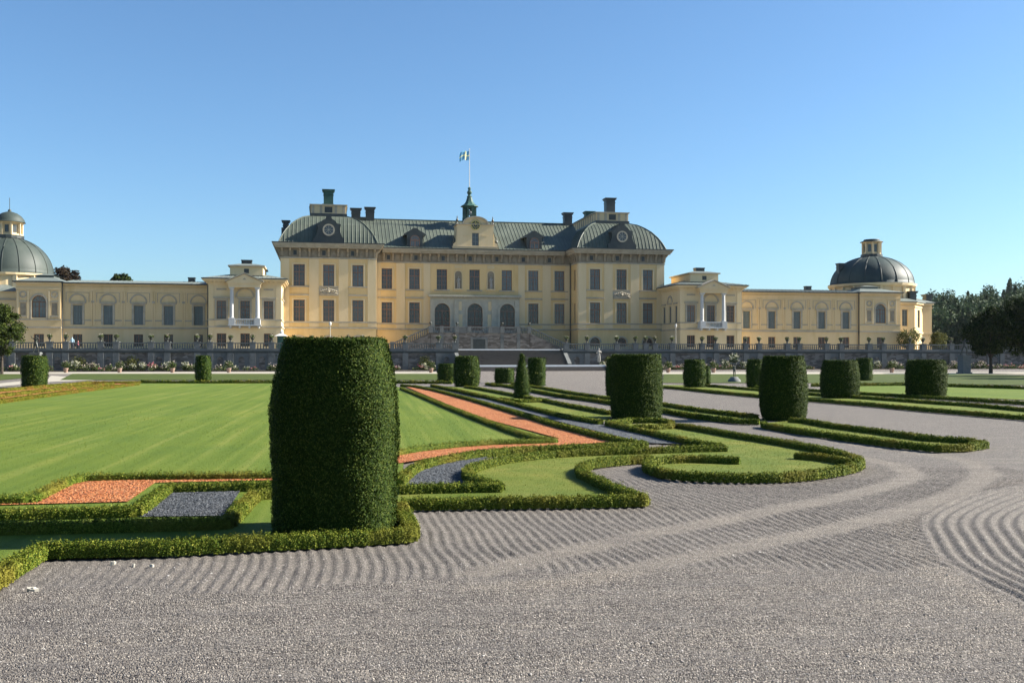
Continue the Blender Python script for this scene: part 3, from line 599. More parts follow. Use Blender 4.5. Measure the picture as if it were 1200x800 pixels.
# ------------------------------------------------------------------ palace
ZB = 3.15                                                     # terrace floor
class Edge:                                                   # a wall line: s runs along it, d outwards
    def __init__(s, a, b):
        s.a = a; L = math.hypot(b[0]-a[0], b[1]-a[1]); s.L = L; s.t = ((b[0]-a[0])/L, (b[1]-a[1])/L); s.n = (s.t[1], -s.t[0])
    def p(s, q, d, z): return (s.a[0]+s.t[0]*q+s.n[0]*d, s.a[1]+s.t[1]*q+s.n[1]*d, z)
    def rz(s): return math.atan2(s.t[1], s.t[0])
    def box(s, mb, s0, s1, d0, d1, z0, z1):
        i = len(mb.v)
        mb.v += [s.p(s0, d1, z0), s.p(s1, d1, z0), s.p(s1, d0, z0), s.p(s0, d0, z0), s.p(s0, d1, z1), s.p(s1, d1, z1), s.p(s1, d0, z1), s.p(s0, d0, z1)]
        for q in ((0, 3, 2, 1), (4, 5, 6, 7), (0, 1, 5, 4), (1, 2, 6, 5), (2, 3, 7, 6), (3, 0, 4, 7)): mb.f.append(tuple(i+k for k in q)); mb.m.append(mb.cur)
    def wall(s, mb, z0, z1, ops, dep=.32, s0=0.0, s1=None, d=0.0):   # ops: (s centre, zb, zt, w, arched)
        s1 = s.L if s1 is None else s1
        ss = sorted({round(x, 4) for x in [s0, s1]+[o[0]-o[3]/2 for o in ops]+[o[0]+o[3]/2 for o in ops]})
        zs = sorted({round(x, 4) for x in [z0, z1]+[o[1] for o in ops]+[o[2] for o in ops]})
        for i in range(len(ss)-1):
            for j in range(len(zs)-1):
                cs, cz = (ss[i]+ss[i+1])/2, (zs[j]+zs[j+1])/2
                if any(abs(cs-o[0]) < o[3]/2 and o[1] < cz < o[2] for o in ops): continue
                mb.face([s.p(ss[i], d, zs[j]), s.p(ss[i+1], d, zs[j]), s.p(ss[i+1], d, zs[j+1]), s.p(ss[i], d, zs[j+1])])
        for c, zb, zt, w, ar in ops:
            a, b = c-w/2, c+w/2; out = [(a, zb), (b, zb)]
            if ar:
                zs_ = zt-w/2; arc = [(c+w/2*math.cos(t), zs_+w/2*math.sin(t)) for t in np.linspace(0, PI, 13)]
                out += arc
                for k in range(12):
                    cor = (b, zt) if k < 6 else (a, zt)
                    mb.face([s.p(cor[0], d, cor[1]), s.p(arc[k+1][0], d, arc[k+1][1]), s.p(arc[k][0], d, arc[k][1])])
                mb.face([s.p(b, d, zt), s.p(a, d, zt), s.p(c, d, zt)])
            else: out += [(b, zt), (a, zt)]
            for k in range(len(out)):
                (x0, y0), (x1, y1) = out[k], out[(k+1) % len(out)]
                mb.face([s.p(x0, d, y0), s.p(x0, d-dep, y0), s.p(x1, d-dep, y1), s.p(x1, d, y1)])
    def moulding_arc(s, mb, c, zs, r0, r1, d0, d1, n=12, t0=0.0, t1=PI):
        pr = None
        for t in np.linspace(t0, t1, n+1):
            q = [(c+r*math.cos(t), zs+r*math.sin(t)) for r in (r0, r1)]
            if pr:
                A, B, C_, D_ = pr[0], pr[1], q[1], q[0]
                mb.face([s.p(*A[:1], d1, A[1]), s.p(B[0], d1, B[1]), s.p(C_[0], d1, C_[1]), s.p(D_[0], d1, D_[1])])
                mb.face([s.p(B[0], d1, B[1]), s.p(B[0], d0, B[1]), s.p(C_[0], d0, C_[1]), s.p(C_[0], d1, C_[1])])
                mb.face([s.p(A[0], d0, A[1]), s.p(A[0], d1, A[1]), s.p(D_[0], d1, D_[1]), s.p(D_[0], d0, D_[1])])
            pr = q
WT = {}
def window_template(w, h, arch, style):
    """joinery mesh and pane mesh of one kind of window; front plane at y=0, recessed by the caller"""
    key = (w, h, arch, style)
    if key in WT: return WT[key]
    f = MB(); b = .09; zs = h-w/2 if arch else h
    f.box(-w/2, -w/2+b, 0, .1, 0, zs); f.box(w/2-b, w/2, 0, .1, 0, zs); f.box(-w/2+b, w/2-b, 0, .1, 0, b)
    if not arch: f.box(-w/2+b, w/2-b, 0, .1, h-b, h)
    else:
        for k in range(12):
            t0, t1 = PI*k/12, PI*(k+1)/12
            q = [((w/2)*math.cos(t0), zs+w/2*math.sin(t0)), ((w/2)*math.cos(t1), zs+w/2*math.sin(t1)), ((w/2-b)*math.cos(t1), zs+(w/2-b)*math.sin(t1)), ((w/2-b)*math.cos(t0), zs+(w/2-b)*math.sin(t0))]
            f.prism_v(q, 0, .1)
        f.box(-w/2+b, w/2-b, -.005, .1, zs-.05, zs+.05)
        for t in (PI/4, PI/2, 3*PI/4): f.tube([(0, .05, zs), ((w/2-b)*math.cos(t), .05, zs+(w/2-b)*math.sin(t))], .035, 4)
    f.box(-.065, .065, -.012, .088, b, zs-b)
    if style == 'main':
        tz = h*.655; f.box(-w/2+b, w/2-b, -.02, .08, tz-.065, tz+.065)
        for x in (-w/4-.01, w/4+.01): f.box(x-.024, x+.024, .012, .06, b, h-b)
        for z in (tz/3+.03, tz*2/3+.03, (tz+h)/2): f.box(-w/2+b, w/2-b, .018, .062, z-.024, z+.024)
    elif style == 'wing':
        for z in (h*.33, h*.66): f.box(-w/2+b, w/2-b, .012, .07, z-.03, z+.03)
        for x in (-w/4, w/4): f.box(x-.02, x+.02, .02, .06, b, h-b)
    elif style == 'door':
        f.box(-w/2+b, w/2-b, -.015, .07, .1, .9)
        for z in (1.4, 2.0): f.box(-w/2+b, w/2-b, .01, .07, z-.035, z+.035)
        for x in (-w/4, w/4): f.box(x-.03, x+.03, .02, .06, .9, zs)
    elif style == 'low':
        for z in (h*.5,): f.box(-w/2+b, w/2-b, .012, .07, z-.03, z+.03)
        for x in (-w/4, w/4): f.box(x-.02, x+.02, .02, .06, b, zs)
    g = MB()
    pts = [(-w/2, 0), (w/2, 0), (w/2, zs)]
    if arch: pts += [(w/2*math.cos(t), zs+w/2*math.sin(t)) for t in np.linspace(0, PI, 13)[1:-1]]
    pts += [(-w/2, zs)]
    g.prism_v(pts, .055, .075)
    fm = {'main': 'frame_brown', 'wing': 'frame_grey', 'door': 'frame_brown', 'low': 'frame_brown', 'round': 'frame_grey'}[style]
    gm = {'main': 'glass', 'wing': 'glass', 'door': 'glass_dark', 'low': 'glass_dark'}[style]
    fo = f.build('window', fm); go = g.build('pane', gm); WT[key] = [fo.data, go.data]
    for o in (fo, go): bpy.data.objects.remove(o)
    return WT[key]
def put_window(par, E, c, zb, zt, w, arch, style, rec=.2, d=0.0, name='window', pane_mat=None):
    fm, gm = window_template(round(w, 3), round(zt-zb, 3), arch, style); o = offset(par)
    x, y, z = E.p(c, d-rec, zb)
    f = link(name, fm, par); f.location = (x-o[0], y-o[1], z-o[2]); f.rotation_euler = (0, 0, E.rz())
    if pane_mat: gm = gm.copy(); gm.materials[0] = M[pane_mat]
    link('pane', gm, f); return f

palace = pthing('palace', 'large three-storey yellow palace with green copper roofs and a clock gable, in the middle', 'palace', 0, 5, ZB)
wall = MB(); pale = MB(); trim = MB(); frz = MB(); corn = MB()
ZT, ZF, ZC = 17.7, 19.35, 20.05
WU, WL = (13.4, 16.8), (7.82, 11.22)
def dress(E, centers, les, low=None, ledge_w=3.0):
    """ledges, bands, frieze with consoles and cornice on one front of the palace"""
    for c in centers:
        trim.part('sill_ledge'); E.box(trim, c-ledge_w/2, c+ledge_w/2, 0, .16, WU[0]-.22, WU[0]-.02)
        trim.part('lintel_ledge'); E.box(trim, c-ledge_w/2, c+ledge_w/2, 0, .2, 11.85, 12.08)
        for zz in (WU, WL):
            pale.part('window_surround')
            E.box(pale, c-1.12, c-.875, .0, .06, zz[0]-.015, zz[1]+.2); E.box(pale, c+.875, c+1.12, .0, .06, zz[0]-.015, zz[1]+.2); E.box(pale, c-.875, c+.875, 0, .06, zz[1]+.003, zz[1]+.2)
    for s0, s1 in les:
        for a, b in ((6.95, 7.55), (7.81, ZT-.02)): pale.part('pilaster'); E.box(pale, s0, s1, 0, .075, a+.004, b)
    trim.part('string_course'); E.box(trim, 0, E.L, 0, .13, 7.57, 7.79); trim.part('string_course'); E.box(trim, 0, E.L, 0, .17, 6.66, 6.9)
    pale.part('plinth'); E.box(pale, 0, E.L, 0, .10, ZB, 4.0)
    trim.part('architrave'); E.box(trim, -.05, E.L+.05, 0, .16, ZT, ZT+.2)
    frz.part('frieze'); corn.part('frieze_vents'); E.box(frz, 0, E.L, 0, .05, ZT+.2, ZF)
    n = max(2, round(E.L/1.48)); st = E.L/n
    for k in range(n+1):
        s_ = min(max(k*st, .22), E.L-.22)
        i = len(frz.v); w_ = .17
        for q in (-w_, w_):
            frz.v += [E.p(s_+q, .05, ZT+.3), E.p(s_+q, .22, ZT+.35), E.p(s_+q, .32, ZF-.55), E.p(s_+q, .72, ZF-.12), E.p(s_+q, .72, ZF), E.p(s_+q, .05, ZF)]
        frz.f += [(i+5, i+4, i+3, i+2, i+1, i), (i+6, i+7, i+8, i+9, i+10, i+11)]+[(i+a, i+a+1, i+a+7, i+a+6) for a in range(5)]; frz.m += [0]*7
        if k < n:
            c = (k+.5)*st; E.box(frz, c-.42, c-.34, .05, .1, ZT+.4, ZF-.2); E.box(frz, c+.34, c+.42, .05, .1, ZT+.4, ZF-.2); E.box(frz, c-.34, c+.34, .05, .1, ZF-.28, ZF-.2); E.box(frz, c-.34, c+.34, .05, .1, ZT+.4, ZT+.48)
            if k % 3 == 1: E.box(corn, c-.26, c+.26, .05, .075, ZT+.55, ZF-.35)
# central block
EC = Edge((-16.65, 5), (16.65, 5)); cen = [16.65+x for x in (-14.62, -10.07, -5.5, 0, 5.5, 10.07, 14.62)]
ops = [(c, *WU, 1.75, False) for c in cen]+[(c, *WL, 1.75, False) for c in (cen[0], cen[1], cen[5], cen[6])]+[(16.65, ZB+.01, 12.0, 14.9, False)]
EC.wall(wall, ZB, ZF, ops)
les = [(0, 1.0), (3.55, 5.0), (8.05, 9.2), (24.1, 25.25), (28.3, 29.75), (32.3, 33.3)]
dress(EC, cen[:2]+cen[5:], les)
for c in cen[2:5]: trim.part('sill_ledge'); EC.box(trim, c-1.3, c+1.3, 0, .16, WU[0]-.22, WU[0]-.02)
# pavilions
PV = {}
for sg in (-1, 1):
    c = 24.1*sg; a, b = c-7.45, c+7.45
    Ef = Edge((a, 0), (b, 0)); Er = Edge((b, 0), (b, 30)); El = Edge((a, 30), (a, 0)); Eb = Edge((b, 30), (a, 30))
    PV[sg] = (Ef, El, Er)
    cs = [7.45-4.58, 7.45, 7.45+4.58]
    o = [(q, *WU, 1.75, False) for q in cs]+[(q, *WL, 1.75, False) for q in cs]
    o += [(q, 3.4, 5.4, 1.7, True) for q in cs]
    Ef.wall(wall, ZB, ZF, o); dress(Ef, cs, [(0, 1.35), (4.4, 5.9), (9.0, 10.5), (13.55, 14.9)])
    for q in cs:
        for zz, ar, stl in ((WU, False, 'main'), (WL, False, 'main'), ((3.4, 5.4), True, 'low')):
            pm = 'shutter' if (sg == 1 and q == cs[2] and zz == WL) else None
            put_window(palace, Ef, q, zz[0], zz[1], 1.75 if not ar else 1.7, ar, stl, pane_mat=pm)
        trim.part('arch_surround'); Ef.moulding_arc(trim, q, 5.4-.85, .87, 1.1, 0, .09)
    for E, inner in ((El, sg == 1), (Er, sg == -1)):
        if inner:
            q = 27.4 if E is El else 2.6
            E.wall(wall, ZB, ZF, [(q, *WU, 1.2, False), (q, *WL, 1.2, False)])
            dress(E, [], [(0, .9), (E.L-.9, E.L)] if E is Er else [(E.L-.9, E.L)])
            put_window(palace, E, q, *WU, 1.2, False, 'main'); put_window(palace, E, q, *WL, 1.2, False, 'main')
        else: E.wall(wall, ZB, ZF, []); dress(E, [], [])
    Eb.wall(wall, ZB, ZF, [])
    # ornament above the middle lower window
    trim.part('ornament_panel'); Ef.box(trim, 7.45-1.55, 7.45+1.55, 0, .12, 12.1, 13.1)
    orn = MB(); orn.v = []
    for x0, z0, x1, z1 in ((-1.4, 12.15, 0, 12.75), (1.4, 12.15, 0, 12.75), (-1.4, 12.15, 1.4, 12.15)): orn.tube([Ef.p(7.45+x0, .2, z0), Ef.p(7.45+x1, .2, z1)], .09, 6)
    for x in np.linspace(-1.2, 1.2, 9): orn.lathe(Ef.p(7.45+x, .18, 0)[0], Ef.p(7.45+x, .18, 0)[1], [(.02, 12.5+.3*(1-abs(x))), (.16, 12.62+.3*(1-abs(x))), (.02, 12.8+.35*(1-abs(x)))], 6)
    orn.lathe(c, -.1, [(.05, 12.3), (.3, 12.45), (.3, 12.7), (.05, 12.9)], 8)
    orn.build('carved_ornament', 'trim', palace)
for c in cen:
    put_window(palace, EC, c, *WU, 1.75, False, 'main', pane_mat='glass_dark' if c == cen[3] else None)
for c in (cen[0], cen[1], cen[5], cen[6]): put_window(palace, EC, c, *WL, 1.75, False, 'main')
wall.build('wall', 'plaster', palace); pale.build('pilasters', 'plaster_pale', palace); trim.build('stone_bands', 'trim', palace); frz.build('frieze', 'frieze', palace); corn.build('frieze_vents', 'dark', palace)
# portal with three arched doors
EP = Edge((-7.55, 4.45), (7.55, 4.45)); por = MB(); pc = [7.55-5.5, 7.55, 7.55+5.5]
EP.wall(por, ZB, 12.0, [(c, 6.6, 11.1, 2.55, True) for c in pc], .45)
for e in (Edge((-7.55, 5), (-7.55, 4.45)), Edge((7.55, 4.45), (7.55, 5))): e.wall(por, ZB, 12.0, [])
for c in pc:
    EP.moulding_arc(por, c, 11.1-1.275, 1.3, 1.62, 0, .1)
    for s0 in (-1.62, 1.3): EP.box(por, c+s0, c+s0+.32, 0, .1, 6.3, 11.1-1.28)
for s0 in (.05, 4.05, 10.3, 14.3): EP.box(por, s0, s0+.72, 0, .16, 6.3, 11.7)
EP.box(por, -.1, 15.2, -.55, .2, 12.0, 12.2); EP.box(por, -.3, 15.4, -.55, .55, 12.2, 12.42); EP.box(por, -.2, 15.3, -.55, .38, 12.42, 12.5)
for k in range(36): EP.box(por, .1+k*.42, .28+k*.42, .2, .4, 12.03, 12.19)
por.build('portal', 'portal', palace)
yel = MB()
for c in (pc[0]+2.75, pc[1]+2.75):
    yel.part('portal_panel'); EP.box(yel, c-.62, c+.62, 0, .05, 7.0, 9.3); yel.part('portal_panel'); EP.box(yel, c-.5, c+.5, 0, .05, 9.9, 11.4)
yel.build('portal_panels', 'plaster_pale', palace)
for c in pc: put_window(palace, EP, c, 6.6, 11.1, 2.55, True, 'door', .3, name='door')
# niches with statues between the middle windows
def figure_obj(name, mat, parent, loc, hgt, pose, rz=0.0, robe=False, parts=None):
    J = {'pel': (0, 0, .53), 'che': (0, 0, .70), 'nec': (0, 0, .84), 'hd': (0, -.01, .925), 'top': (0, 0, .975),
         'sl': (.10, 0, .805), 'sr': (-.10, 0, .805), 'el': (.14, -.02, .64), 'er': (-.14, -.02, .64), 'hl': (.13, -.09, .50), 'hr': (-.13, -.09, .50),
         'kl': (.055, -.02, .28), 'kr': (-.055, -.02, .28), 'fl': (.06, 0, .035), 'fr': (-.06, 0, .035), 'tl': (.065, -.075, .018), 'tr': (-.065, -.075, .018), 'hipl': (.05, 0, .50), 'hipr': (-.05, 0, .50)}
    J.update(pose)
    R = {'pel': .075, 'che': .085, 'nec': .032, 'hd': .058, 'top': .035, 'sl': .042, 'sr': .042, 'el': .03, 'er': .03, 'hl': .022, 'hr': .022, 'kl': .042, 'kr': .042, 'fl': .026, 'fr': .026, 'tl': .02, 'tr': .02, 'hipl': .06, 'hipr': .06}
    if robe: R.update({'kl': .075, 'kr': .075, 'fl': .07, 'fr': .07, 'pel': .09})
    Ed = [('pel', 'che'), ('che', 'nec'), ('nec', 'hd'), ('hd', 'top'), ('che', 'sl'), ('che', 'sr'), ('sl', 'el'), ('el', 'hl'), ('sr', 'er'), ('er', 'hr'), ('pel', 'hipl'), ('pel', 'hipr'), ('hipl', 'kl'), ('hipr', 'kr'), ('kl', 'fl'), ('kr', 'fr'), ('fl', 'tl'), ('fr', 'tr')]
    ks = list(J); me = bpy.data.meshes.new(name); bm = bmesh.new(); sk = bm.verts.layers.skin.verify(); vs = {}
    for k in ks:
        v = bm.verts.new(Vector(J[k])*hgt); v[sk].radius = (R[k]*hgt, R[k]*hgt*.85); v[sk].use_root = (k == 'pel'); vs[k] = v
    for a, b in Ed: bm.edges.new((vs[a], vs[b]))
    bm.to_mesh(me); bm.free(); me.materials.append(M[mat])
    o = link(name, me, parent); o.location = loc; o.rotation_euler = (0, 0, rz)
    o.modifiers.new('skin', 'SKIN').use_smooth_shade = True; sb = o.modifiers.new('sub', 'SUBSURF'); sb.levels = 1; sb.render_levels = 1
    return o
nic = MB(); o0 = offset(palace)
for x in (-2.75, 2.75):
    c = 16.65+x
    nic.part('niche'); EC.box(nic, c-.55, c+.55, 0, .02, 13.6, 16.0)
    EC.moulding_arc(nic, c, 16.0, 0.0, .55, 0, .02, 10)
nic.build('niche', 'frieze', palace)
fr2 = MB()
for x in (-2.75, 2.75):
    c = 16.65+x
    fr2.part('niche_frame'); EC.box(fr2, c-.72, c-.56, 0, .1, 13.6, 16.0); EC.box(fr2, c+.56, c+.72, 0, .1, 13.6, 16.0); EC.moulding_arc(fr2, c, 16.0, .56, .72, 0, .1, 10); EC.box(fr2, c-.75, c+.75, 0, .3, 13.36, 13.58)
    fr2.part('niche_panel'); EC.box(fr2, c-.6, c+.6, 0, .06, 17.0, 17.5)
    figure_obj('niche_statue', 'statue_stone', palace, (x-o0[0], 5-.2-o0[1], 13.58-o0[2]), 2.1, {'el': (.16, -.06, .66), 'hl': (.05, -.11, .70)}, robe=True)
fr2.build('niche_frame', 'plaster_pale', palace)
# cornice and roofs
cor = MB()
def cornice_rect(mb, u0, u1, v0, v1, z, outs):
    for (o_, za, zb_) in outs: mb.box(u0-o_, u1+o_, v0-o_, v1+o_, z+za, z+zb_)
for sg in (-1, 1): cor.part('cornice'); cornice_rect(cor, 24.1*sg-7.45, 24.1*sg+7.45, 0, 30, 0, [(.85, ZF+.003, 19.62), (1.05, 19.62, 19.85), (1.2, 19.85, ZC)])
cor.part('cornice'); cor.box(-15.4, 15.4, 4.15, 6, ZF+.003, 19.6); cor.box(-15.4, 15.4, 3.95, 6, 19.6, 19.83); cor.box(-15.4, 15.4, 3.8, 6, 19.83, ZC-.02)
cor.build('cornice', 'trim', palace)
rim = MB()
for sg in (-1, 1): rim.part('gutter'); rim.box(24.1*sg-8.75, 24.1*sg+8.75, -1.3, 31.3, ZC+.002, ZC+.13)
rim.part('gutter'); rim.box(-15.3, 15.3, 3.7, 6, ZC-.017, ZC+.12)
rim.build('gutter', 'dark', palace)
rf = MB(); rz_ = 25.9
rf.face([(-19, 3.85, ZC+.122), (19, 3.85, ZC+.122), (19, 13, rz_), (-19, 13, rz_)]); rf.face([(19, 22.2, ZC+.122), (-19, 22.2, ZC+.122), (-19, 13, rz_), (19, 13, rz_)])
sl_ = (rz_-ZC-.122)/(13-3.85)
for k in range(62):
    x = -18.9+k*.62
    rf.face([(x-.05, 3.85, ZC+.13), (x, 3.85, ZC+.2), (x, 13, rz_+.08), (x-.05, 13, rz_+.01)]); rf.face([(x, 3.85, ZC+.2), (x+.05, 3.85, ZC+.13), (x+.05, 13, rz_+.01), (x, 13, rz_+.08)])
rf.box(-19, 19, 12.85, 13.15, rz_-.05, rz_+.12)
rf.build('roof', 'roof', palace)
back = MB(); back.box(-16.6, 16.6, 20.9, 21.2, ZB, ZC); back.build('rear_wall', 'plaster', palace)
DP = [(0, 0), (.1, .22), (.22, .42), (.40, .64), (.61, .82), (.80, .935), (1, 1)]
for sg in (-1, 1):
    c = 24.1*sg; dm = MB(); zt = 25.15; ins = 4.7; hw = 7.75; v0, v1 = -.3, 30.3
    zz = np.linspace(0, 1, 15); inn = np.interp(zz, [p[1] for p in DP], [p[0] for p in DP])
    insv = 5.6
    ring = [(c-hw+i*ins, c+hw-i*ins, v0+i*insv, v1-i*insv, ZC+.13+z*(zt-ZC-.13)) for i, z in zip(inn, zz)]
    for A, B in zip(ring[:-1], ring[1:]):
        a0, a1, a2, a3, az = A; b0, b1, b2, b3, bz = B
        dm.face([(a0, a2, az), (a1, a2, az), (b1, b2, bz), (b0, b2, bz)]); dm.face([(a1, a2, az), (a1, a3, az), (b1, b3, bz), (b1, b2, bz)])
        dm.face([(a1, a3, az), (a0, a3, az), (b0, b3, bz), (b1, b3, bz)]); dm.face([(a0, a3, az), (a0, a2, az), (b0, b2, bz), (b0, b3, bz)])
    dm.face([(ring[-1][0], ring[-1][2], zt), (ring[-1][1], ring[-1][2], zt), (ring[-1][1], ring[-1][3], zt), (ring[-1][0], ring[-1][3], zt)])
    for k in range(-12, 13):                                   # standing seams on the front and the sides
        x = c+k*.62; pl = [(x, R_[2], R_[4]) for R_ in ring if R_[0]+.05 < x < R_[1]-.05]
        if len(pl) > 1:
            for (xa, ya, za), (xb, yb, zb_) in zip(pl[:-1], pl[1:]):
                dm.face([(xa-.05, ya, za), (xa, ya-.06, za+.03), (xb, yb-.06, zb_+.03), (xb-.05, yb, zb_)]); dm.face([(xa, ya-.06, za+.03), (xa+.05, ya, za), (xb+.05, yb, zb_), (xb, yb-.06, zb_+.03)])
    for k in range(48):
        y = v0+.3+k*.63
        for sd_ in (0, 1):
            pl = [(R_[sd_], y, R_[4]) for R_ in ring if R_[2]+.05 < y < R_[3]-.05]; q = -.06 if sd_ == 0 else .06
            for (xa, ya, za), (xb, yb, zb_) in zip(pl[:-1], pl[1:]):
                dm.face([(xa, ya-.05, za), (xa+q, ya, za+.03), (xb+q, yb, zb_+.03), (xb, yb-.05, zb_)]); dm.face([(xa+q, ya, za+.03), (xa, ya+.05, za), (xb, yb+.05, zb_), (xb+q, yb, zb_+.03)])
    for sx in (0, 1): dm.tube([(R_[sx], R_[2], R_[4]+.02) for R_ in ring], .09, 5)
    dr = dm.build('dome_roof', 'dome', palace)
    at = MB(); at.cur = 0
    at.box(c-2.85, c+2.85, 5.45, 24.5, 25.62, 26.95)
    at.cur = 1; at.box(c-3.0, c+3.0, 5.25, 24.7, 25.1, 25.62); at.box(c-.62, c+.62, 5.4, 5.46, 25.8, 26.75)
    at.cur = 2; at.box(c-3.05, c+3.05, 5.2, 24.75, 26.95, 27.12)
    for x in (-2.6, -1.3, 1.1, 2.4): at.box(c+x-.1, c+x+.3, 5.36, 5.5, 25.63, 26.94)
    for k in range(12): at.box(c-2.95, c-2.8, 6+k*1.55, 6.3+k*1.55, 25.63, 26.94)
    at.cur = 3
    pr = [(3.15, 27.12), (3.12, 27.2), (2.2, 27.5), (1.2, 27.68), (.3, 27.74)]
    for (a, za), (b, zb_) in zip(pr[:-1], pr[1:]):
        va, vb = 15-3.15+a+6.7, 15-3.15+b+6.7
        at.face([(c-a, 15-(va-15)-.0-0, za), (c+a, 15-(va-15), za), (c+b, 15-(vb-15), zb_), (c-b, 15-(vb-15), zb_)]); at.face([(c+a, va, za), (c-a, va, za), (c-b, vb, zb_), (c+b, vb, zb_)])
        at.face([(c+a, 15-(va-15), za), (c+a, va, za), (c+b, vb, zb_), (c+b, 15-(vb-15), zb_)]); at.face([(c-a, va, za), (c-a, 15-(va-15), za), (c-b, 15-(vb-15), zb_), (c-b, vb, zb_)])
    at.build('attic', ['plaster_pale', 'dark', 'trim', 'dome'], dr)
    # dormer with round window
    dd = MB(); half = [(2.45, 20.2), (2.45, 20.95), (2.15, 21.1), (1.95, 21.5), (1.75, 22.2), (1.72, 22.9), (1.9, 23.0), (1.85, 23.2), (1.3, 23.3), (.95, 23.75), (.5, 24.0), (.42, 24.15), (.42, 24.45), (.2, 24.55)]
    out = [(c+x, z) for x, z in half]+[(c-x, z) for x, z in reversed(half)]
    dd.prism_v(out, -.35, 4.5); dmo = dd.build('dormer', 'dark', palace)
    rw = MB(); Ed = Edge((c-3, -.36), (c+3, -.36)); Ed.moulding_arc(rw, 3, 22.25, .72, .95, 0, .1, 24, 0, 2*PI)
    for a in (0, PI/2, PI/4, -PI/4): rw.tube([Ed.p(3-.75*math.cos(a), .05, 22.25-.75*math.sin(a)), Ed.p(3+.75*math.cos(a), .05, 22.25+.75*math.sin(a))], .03, 4)
    rw.build('round_window', 'trim', dmo)
    pn = MB(); pn.prism_v([(c+.74*math.cos(t), 22.25+.74*math.sin(t)) for t in np.linspace(0, 2*PI, 24, endpoint=False)], -.385, -.37); pn.build('pane', 'glass', dmo)
def chimney(par, u, v, a, b, z0, z1, mat='dark', cap=.16):
    m = MB()
    if z1-z0 < 1.3:
        m.box(u-a, u+a, v-b, v+b, z0, z1-.14); m.box(u-a-.07, u+a+.07, v-b-.07, v+b+.07, z1-.14, z1); return m.build('chimney', mat, par)
    m.box(u-a, u+a, v-b, v+b, z0, z1-.35); m.box(u-a-.06, u+a+.06, v-b-.06, v+b+.06, z1-.9, z1-.75)
    m.box(u-a-cap, u+a+cap, v-b-cap, v+b+cap, z1-.35, z1-.12); m.box(u-a-cap*1.6, u+a+cap*1.6, v-b-cap*1.6, v+b+cap*1.6, z1-.12, z1); return m.build('chimney', mat, par)
chimney(palace, -24.1, 7.2, .78, .8, 27.3, 29.75, 'verdigris'); chimney(palace, 24.1, 7.2, .78, .8, 27.3, 29.75, 'dark'); chimney(palace, 24.1, 21, .75, .8, 27.3, 29.4, 'verdigris'); chimney(palace, -24.1, 21, .75, .8, 27.3, 29.4)
for sg in (-1, 1): chimney(palace, U(433.5, 13) if sg < 0 else U(665, 13), 13, .72, .6, 23, 27.9)
chimney(palace, U(417, 18), 18, .78, .6, 22, 28.4); m_ = MB(); m_.box(U(417, 18)+.7, U(433, 18), 17.6, 18.4, 22, 26.9); m_.build('chimney_link_wall', 'dark', palace)
chimney(palace, -30.9, 5.5, .45, .5, 20, 24.3); m_ = MB(); m_.box(-31.6, -30.1, 4.7, 6.3, 20, 23.1); m_.build('chimney_base', 'dark', palace)
# dormers of the central roof
for c in (-10.07, 10.07):
    d_ = MB(); d_.prism_v([(c-1.3, 20.2), (c+1.3, 20.2), (c+1.3, 22.3), (c+1.8, 22.3), (c+1.75, 22.5), (c+.55, 23.2), (c+.3, 23.45), (c-.3, 23.45), (c-.55, 23.2), (c-1.75, 22.5), (c-1.8, 22.3), (c-1.3, 22.3)], 4.15, 9.5)
    do_ = d_.build('dormer', 'dark', palace)
    e = Edge((c-2, 4.15), (c+2, 4.15)); put = put_window(palace, e, 2, 20.35, 22.25, 1.55, True, 'low', -.11, name='dormer_window', pane_mat='glass')
# clock gable
gb = MB(); arc = [(2.05*math.cos(t), 24.35+1.15*math.sin(t)) for t in np.linspace(0, PI, 13)]
EG = Edge((-3.05, 4.0), (3.05, 4.0)); EG.wall(gb, 20.5, 24.2, [(3.05, 20.7, 22.85, 1.15, False)], .3)
gb.box(-3.05, -2.9, 4.01, 8, 20.5, 24.2); gb.box(2.9, 3.05, 4.01, 8, 20.5, 24.2)
gb.box(-3.85, 3.85, 3.85, 7, 19.95, 20.5)
gb.prism_v([(3.05, 24.2), (3.05, 24.35), (2.05, 24.36)]+arc[1:-1]+[(-2.05, 24.36), (-3.05, 24.35), (-3.05, 24.2)], 4.0, 8.0)
for sg in (-1, 1):
    gb.prism_v([(sg*3.05, 20.5), (sg*3.75, 20.5), (sg*3.7, 21.0), (sg*3.3, 21.3), (sg*3.15, 22.6), (sg*3.05, 22.9)][::sg], 4.1, 4.6)
    gb.box(sg*1.55-.5, sg*1.55+.5, 3.94, 4.0, 22.3, 22.5)
gable = gb.build('clock_gable', 'plaster_pale', palace)
gt = MB(); gt.box(-3.25, 3.25, 3.8, 8, 24.2, 24.33) ; gt.box(-3.95, 3.95, 3.75, 7, 20.42, 20.56)
EG.moulding_arc(gt, 3.05, 24.35, 1.0, 1.0, 0, .1, 2)
for k in range(12):
    t0, t1 = PI*k/12, PI*(k+1)/12
    gt.prism_v([(2.2*math.cos(t0), 24.36+1.27*math.sin(t0)), (2.2*math.cos(t1), 24.36+1.27*math.sin(t1)), (1.95*math.cos(t1), 24.36+1.06*math.sin(t1)), (1.95*math.cos(t0), 24.36+1.06*math.sin(t0))], 3.75, 4.0)
gt.build('gable_cornice', 'trim', gable)
put_window(palace, EG, 3.05, 20.7, 22.85, 1.15, False, 'wing', .18, name='gable_window')
ck = MB(); ck.prism_v([(.8*math.cos(t), 24.12+.8*math.sin(t)) for t in np.linspace(0, 2*PI, 28, endpoint=False)], 3.86, 3.99); clock = ck.build('clock', 'dark', palace)
